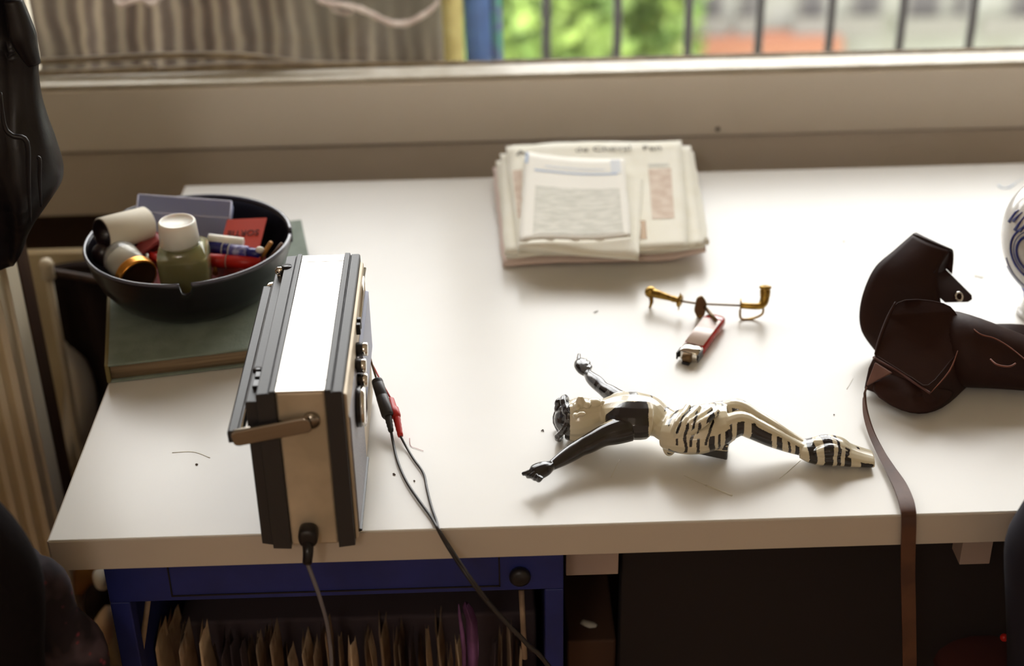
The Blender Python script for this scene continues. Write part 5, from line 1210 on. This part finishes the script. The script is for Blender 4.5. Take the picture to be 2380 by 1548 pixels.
# cream window mullion seen at the far left
# balcony railing
rlg = thing('balcony_railing', 'black iron balcony railing of upright bars outside the window', 'railing', (.5, 2.4, 0))
for px in (-650,-485,-320,-155,10,175,340,505,670,835,1000,1105,1270,1435,1600,1765,1930,2095,2258,2420):
    x = pY(px, 60, 2.55).x
    bm = NB(); lean_ = .012*(noise.noise(Vector((px, 0, 0)))); tube(bm, [(x, 2.55, -.1), (x+lean_, 2.55, 1.05)], .0080, 10); link_mesh('bar', bm, 'bar', parent=rlg)
bm = NB(); box(bm, (-1.3, 2.535, 1.05), (1.9, 2.57, 1.08)); link_mesh('handrail', bm, 'bar', parent=rlg, bevel=.003)
bm = NB(); box(bm, (-1.3, 2.54, -.1), (1.9, 2.56, -.07)); link_mesh('bottom_rail', bm, 'bar', parent=rlg, bevel=.003)
bm = NB(); box(bm, (-1.6, YO+.005, -.30), (2.2, 2.65, -.1)); struct('trim_1', bm, 'facade', smooth=False)['label'] = 'balcony slab outside the window'
# ground
bm = NB(); box(bm, (-60, 2.8, -10.1), (80, 90, -10)); struct('ground', bm, 'grass', smooth=False)
# trees
def tree(label, base, r, crown, m, n, seed, name='tree'):
    t = thing(name, label, 'tree', base); R_ = random.Random(seed); c = Vector(crown)
    bm = NB()
    for k in range(n):
        u = R_.random()*2-1; a = R_.random()*2*PI; rr = (R_.random()**.35); s = math.sqrt(1-u*u)
        p = c+Vector((s*math.cos(a)*r[0], s*math.sin(a)*r[1], u*r[2]))*rr
        if noise.noise(p*.9+Vector((seed, 0, 0))) < -.28: continue
        L = .16+R_.random()*.12; d = Vector((R_.random()-.5, R_.random()-.5, R_.random()-.5)).normalized(); e = d.cross(Vector((R_.random(), R_.random(), 1))).normalized()
        vs = [bm.verts.new(p+d*L*.5), bm.verts.new(p+e*L*.28), bm.verts.new(p-d*L*.5), bm.verts.new(p-e*L*.28)]; bm.faces.new(vs)
    link_mesh('foliage', bm, m, parent=t, smooth=False, recalc=False)
    bm = NB(); tube(bm, [Vector(base), (Vector(base)+c)/2+Vector((.1, 0, 0)), c], [.16, .11, .04], 10, smooth_n=4); link_mesh('trunk', bm, 'trunk', parent=t)
c = pY(1330, 60, 11); tree('bright green leafy tree behind the railing', (c.x, 11, -10), (1.0, 1.2, 1.7), c+Vector((-.1, 0, .2)), 'leafy', 6000, 1)
c = pY(1200, 60, 15.4); tree('darker green tree at the left edge of the greenery', (c.x, 16, -10), (.5, .8, 1.5), c+Vector((0, .6, 0)), 'dkleaf', 2200, 2)
c = pY(1530, 90, 13.8); tree('yellow green tree in front of the pale building', (c.x, 14.2, -10), (.42, .5, .8), c+Vector((-.22, 0, .0)), 'yleaf', 3600, 3)
c = pY(1400, 60, 18); tree('broad green tree farther back', (c.x-.6, 18, -10), (1.9, 1.2, 2.4), c+Vector((-.6, 0, 0)), 'leafy', 7000, 4)
# building opposite
bld = thing('apartment_building', 'pale grey building with rows of windows and balconies opposite', 'building', (7, 20, -10))
YB = 20.0
bx0 = pY(1604, 60, YB).x; zc_ = pY(1900, 60, YB).z; zl = pY(1900, 96, YB).z
bm = NB(); box(bm, (bx0, YB, -10), (bx0+16, YB+8, 3)); link_mesh('wall', bm, 'facade', parent=bld, smooth=False)
k = 0
for a, b in ((1612,1680),(1716,1762),(1850,1916),(1975,2048),(2100,2182),(2205,2252),(2340,2420),(2470,2540)):
    A = pY(a, 50, YB); B = pY(b, 50, YB)
    for row in (0, 1, -1):
        dz = row*2.6
        fm = NB(); box(fm, (A.x, YB-.05, A.z+dz), (B.x, YB, A.z+1.3+dz)); w_ = link_mesh('window', fm, 'bpanel' , parent=bld, smooth=False)
        fm = NB(); box(fm, (A.x+.06, YB-.065, A.z+.06+dz), (B.x-.06, YB-.05, A.z+1.24+dz)); link_mesh('pane', fm, 'winglass', parent=w_, smooth=False)
for a, b in ((1608,1700),(1716,1765),(1850,2060),(2095,2255),(2290,2440)):
    A = pY(a, 52, YB-.5); B = pY(b, 52, YB-.5); z1_ = pY((a+b)/2, 92, YB-.5).z
    fm = NB(); box(fm, (A.x, YB-.35, z1_), (B.x, YB-.3, A.z)); link_mesh('balcony_panel', fm, 'bpanel', parent=bld, smooth=False)
A = pY(1604, 103, YB-.6)
fm = NB(); box(fm, (bx0, YB-.6, A.z-.9), (pY(1960, 103, YB-.6).x, YB-.1, A.z)); link_mesh('terracotta_ledge', fm, 'brick', parent=bld, smooth=False)
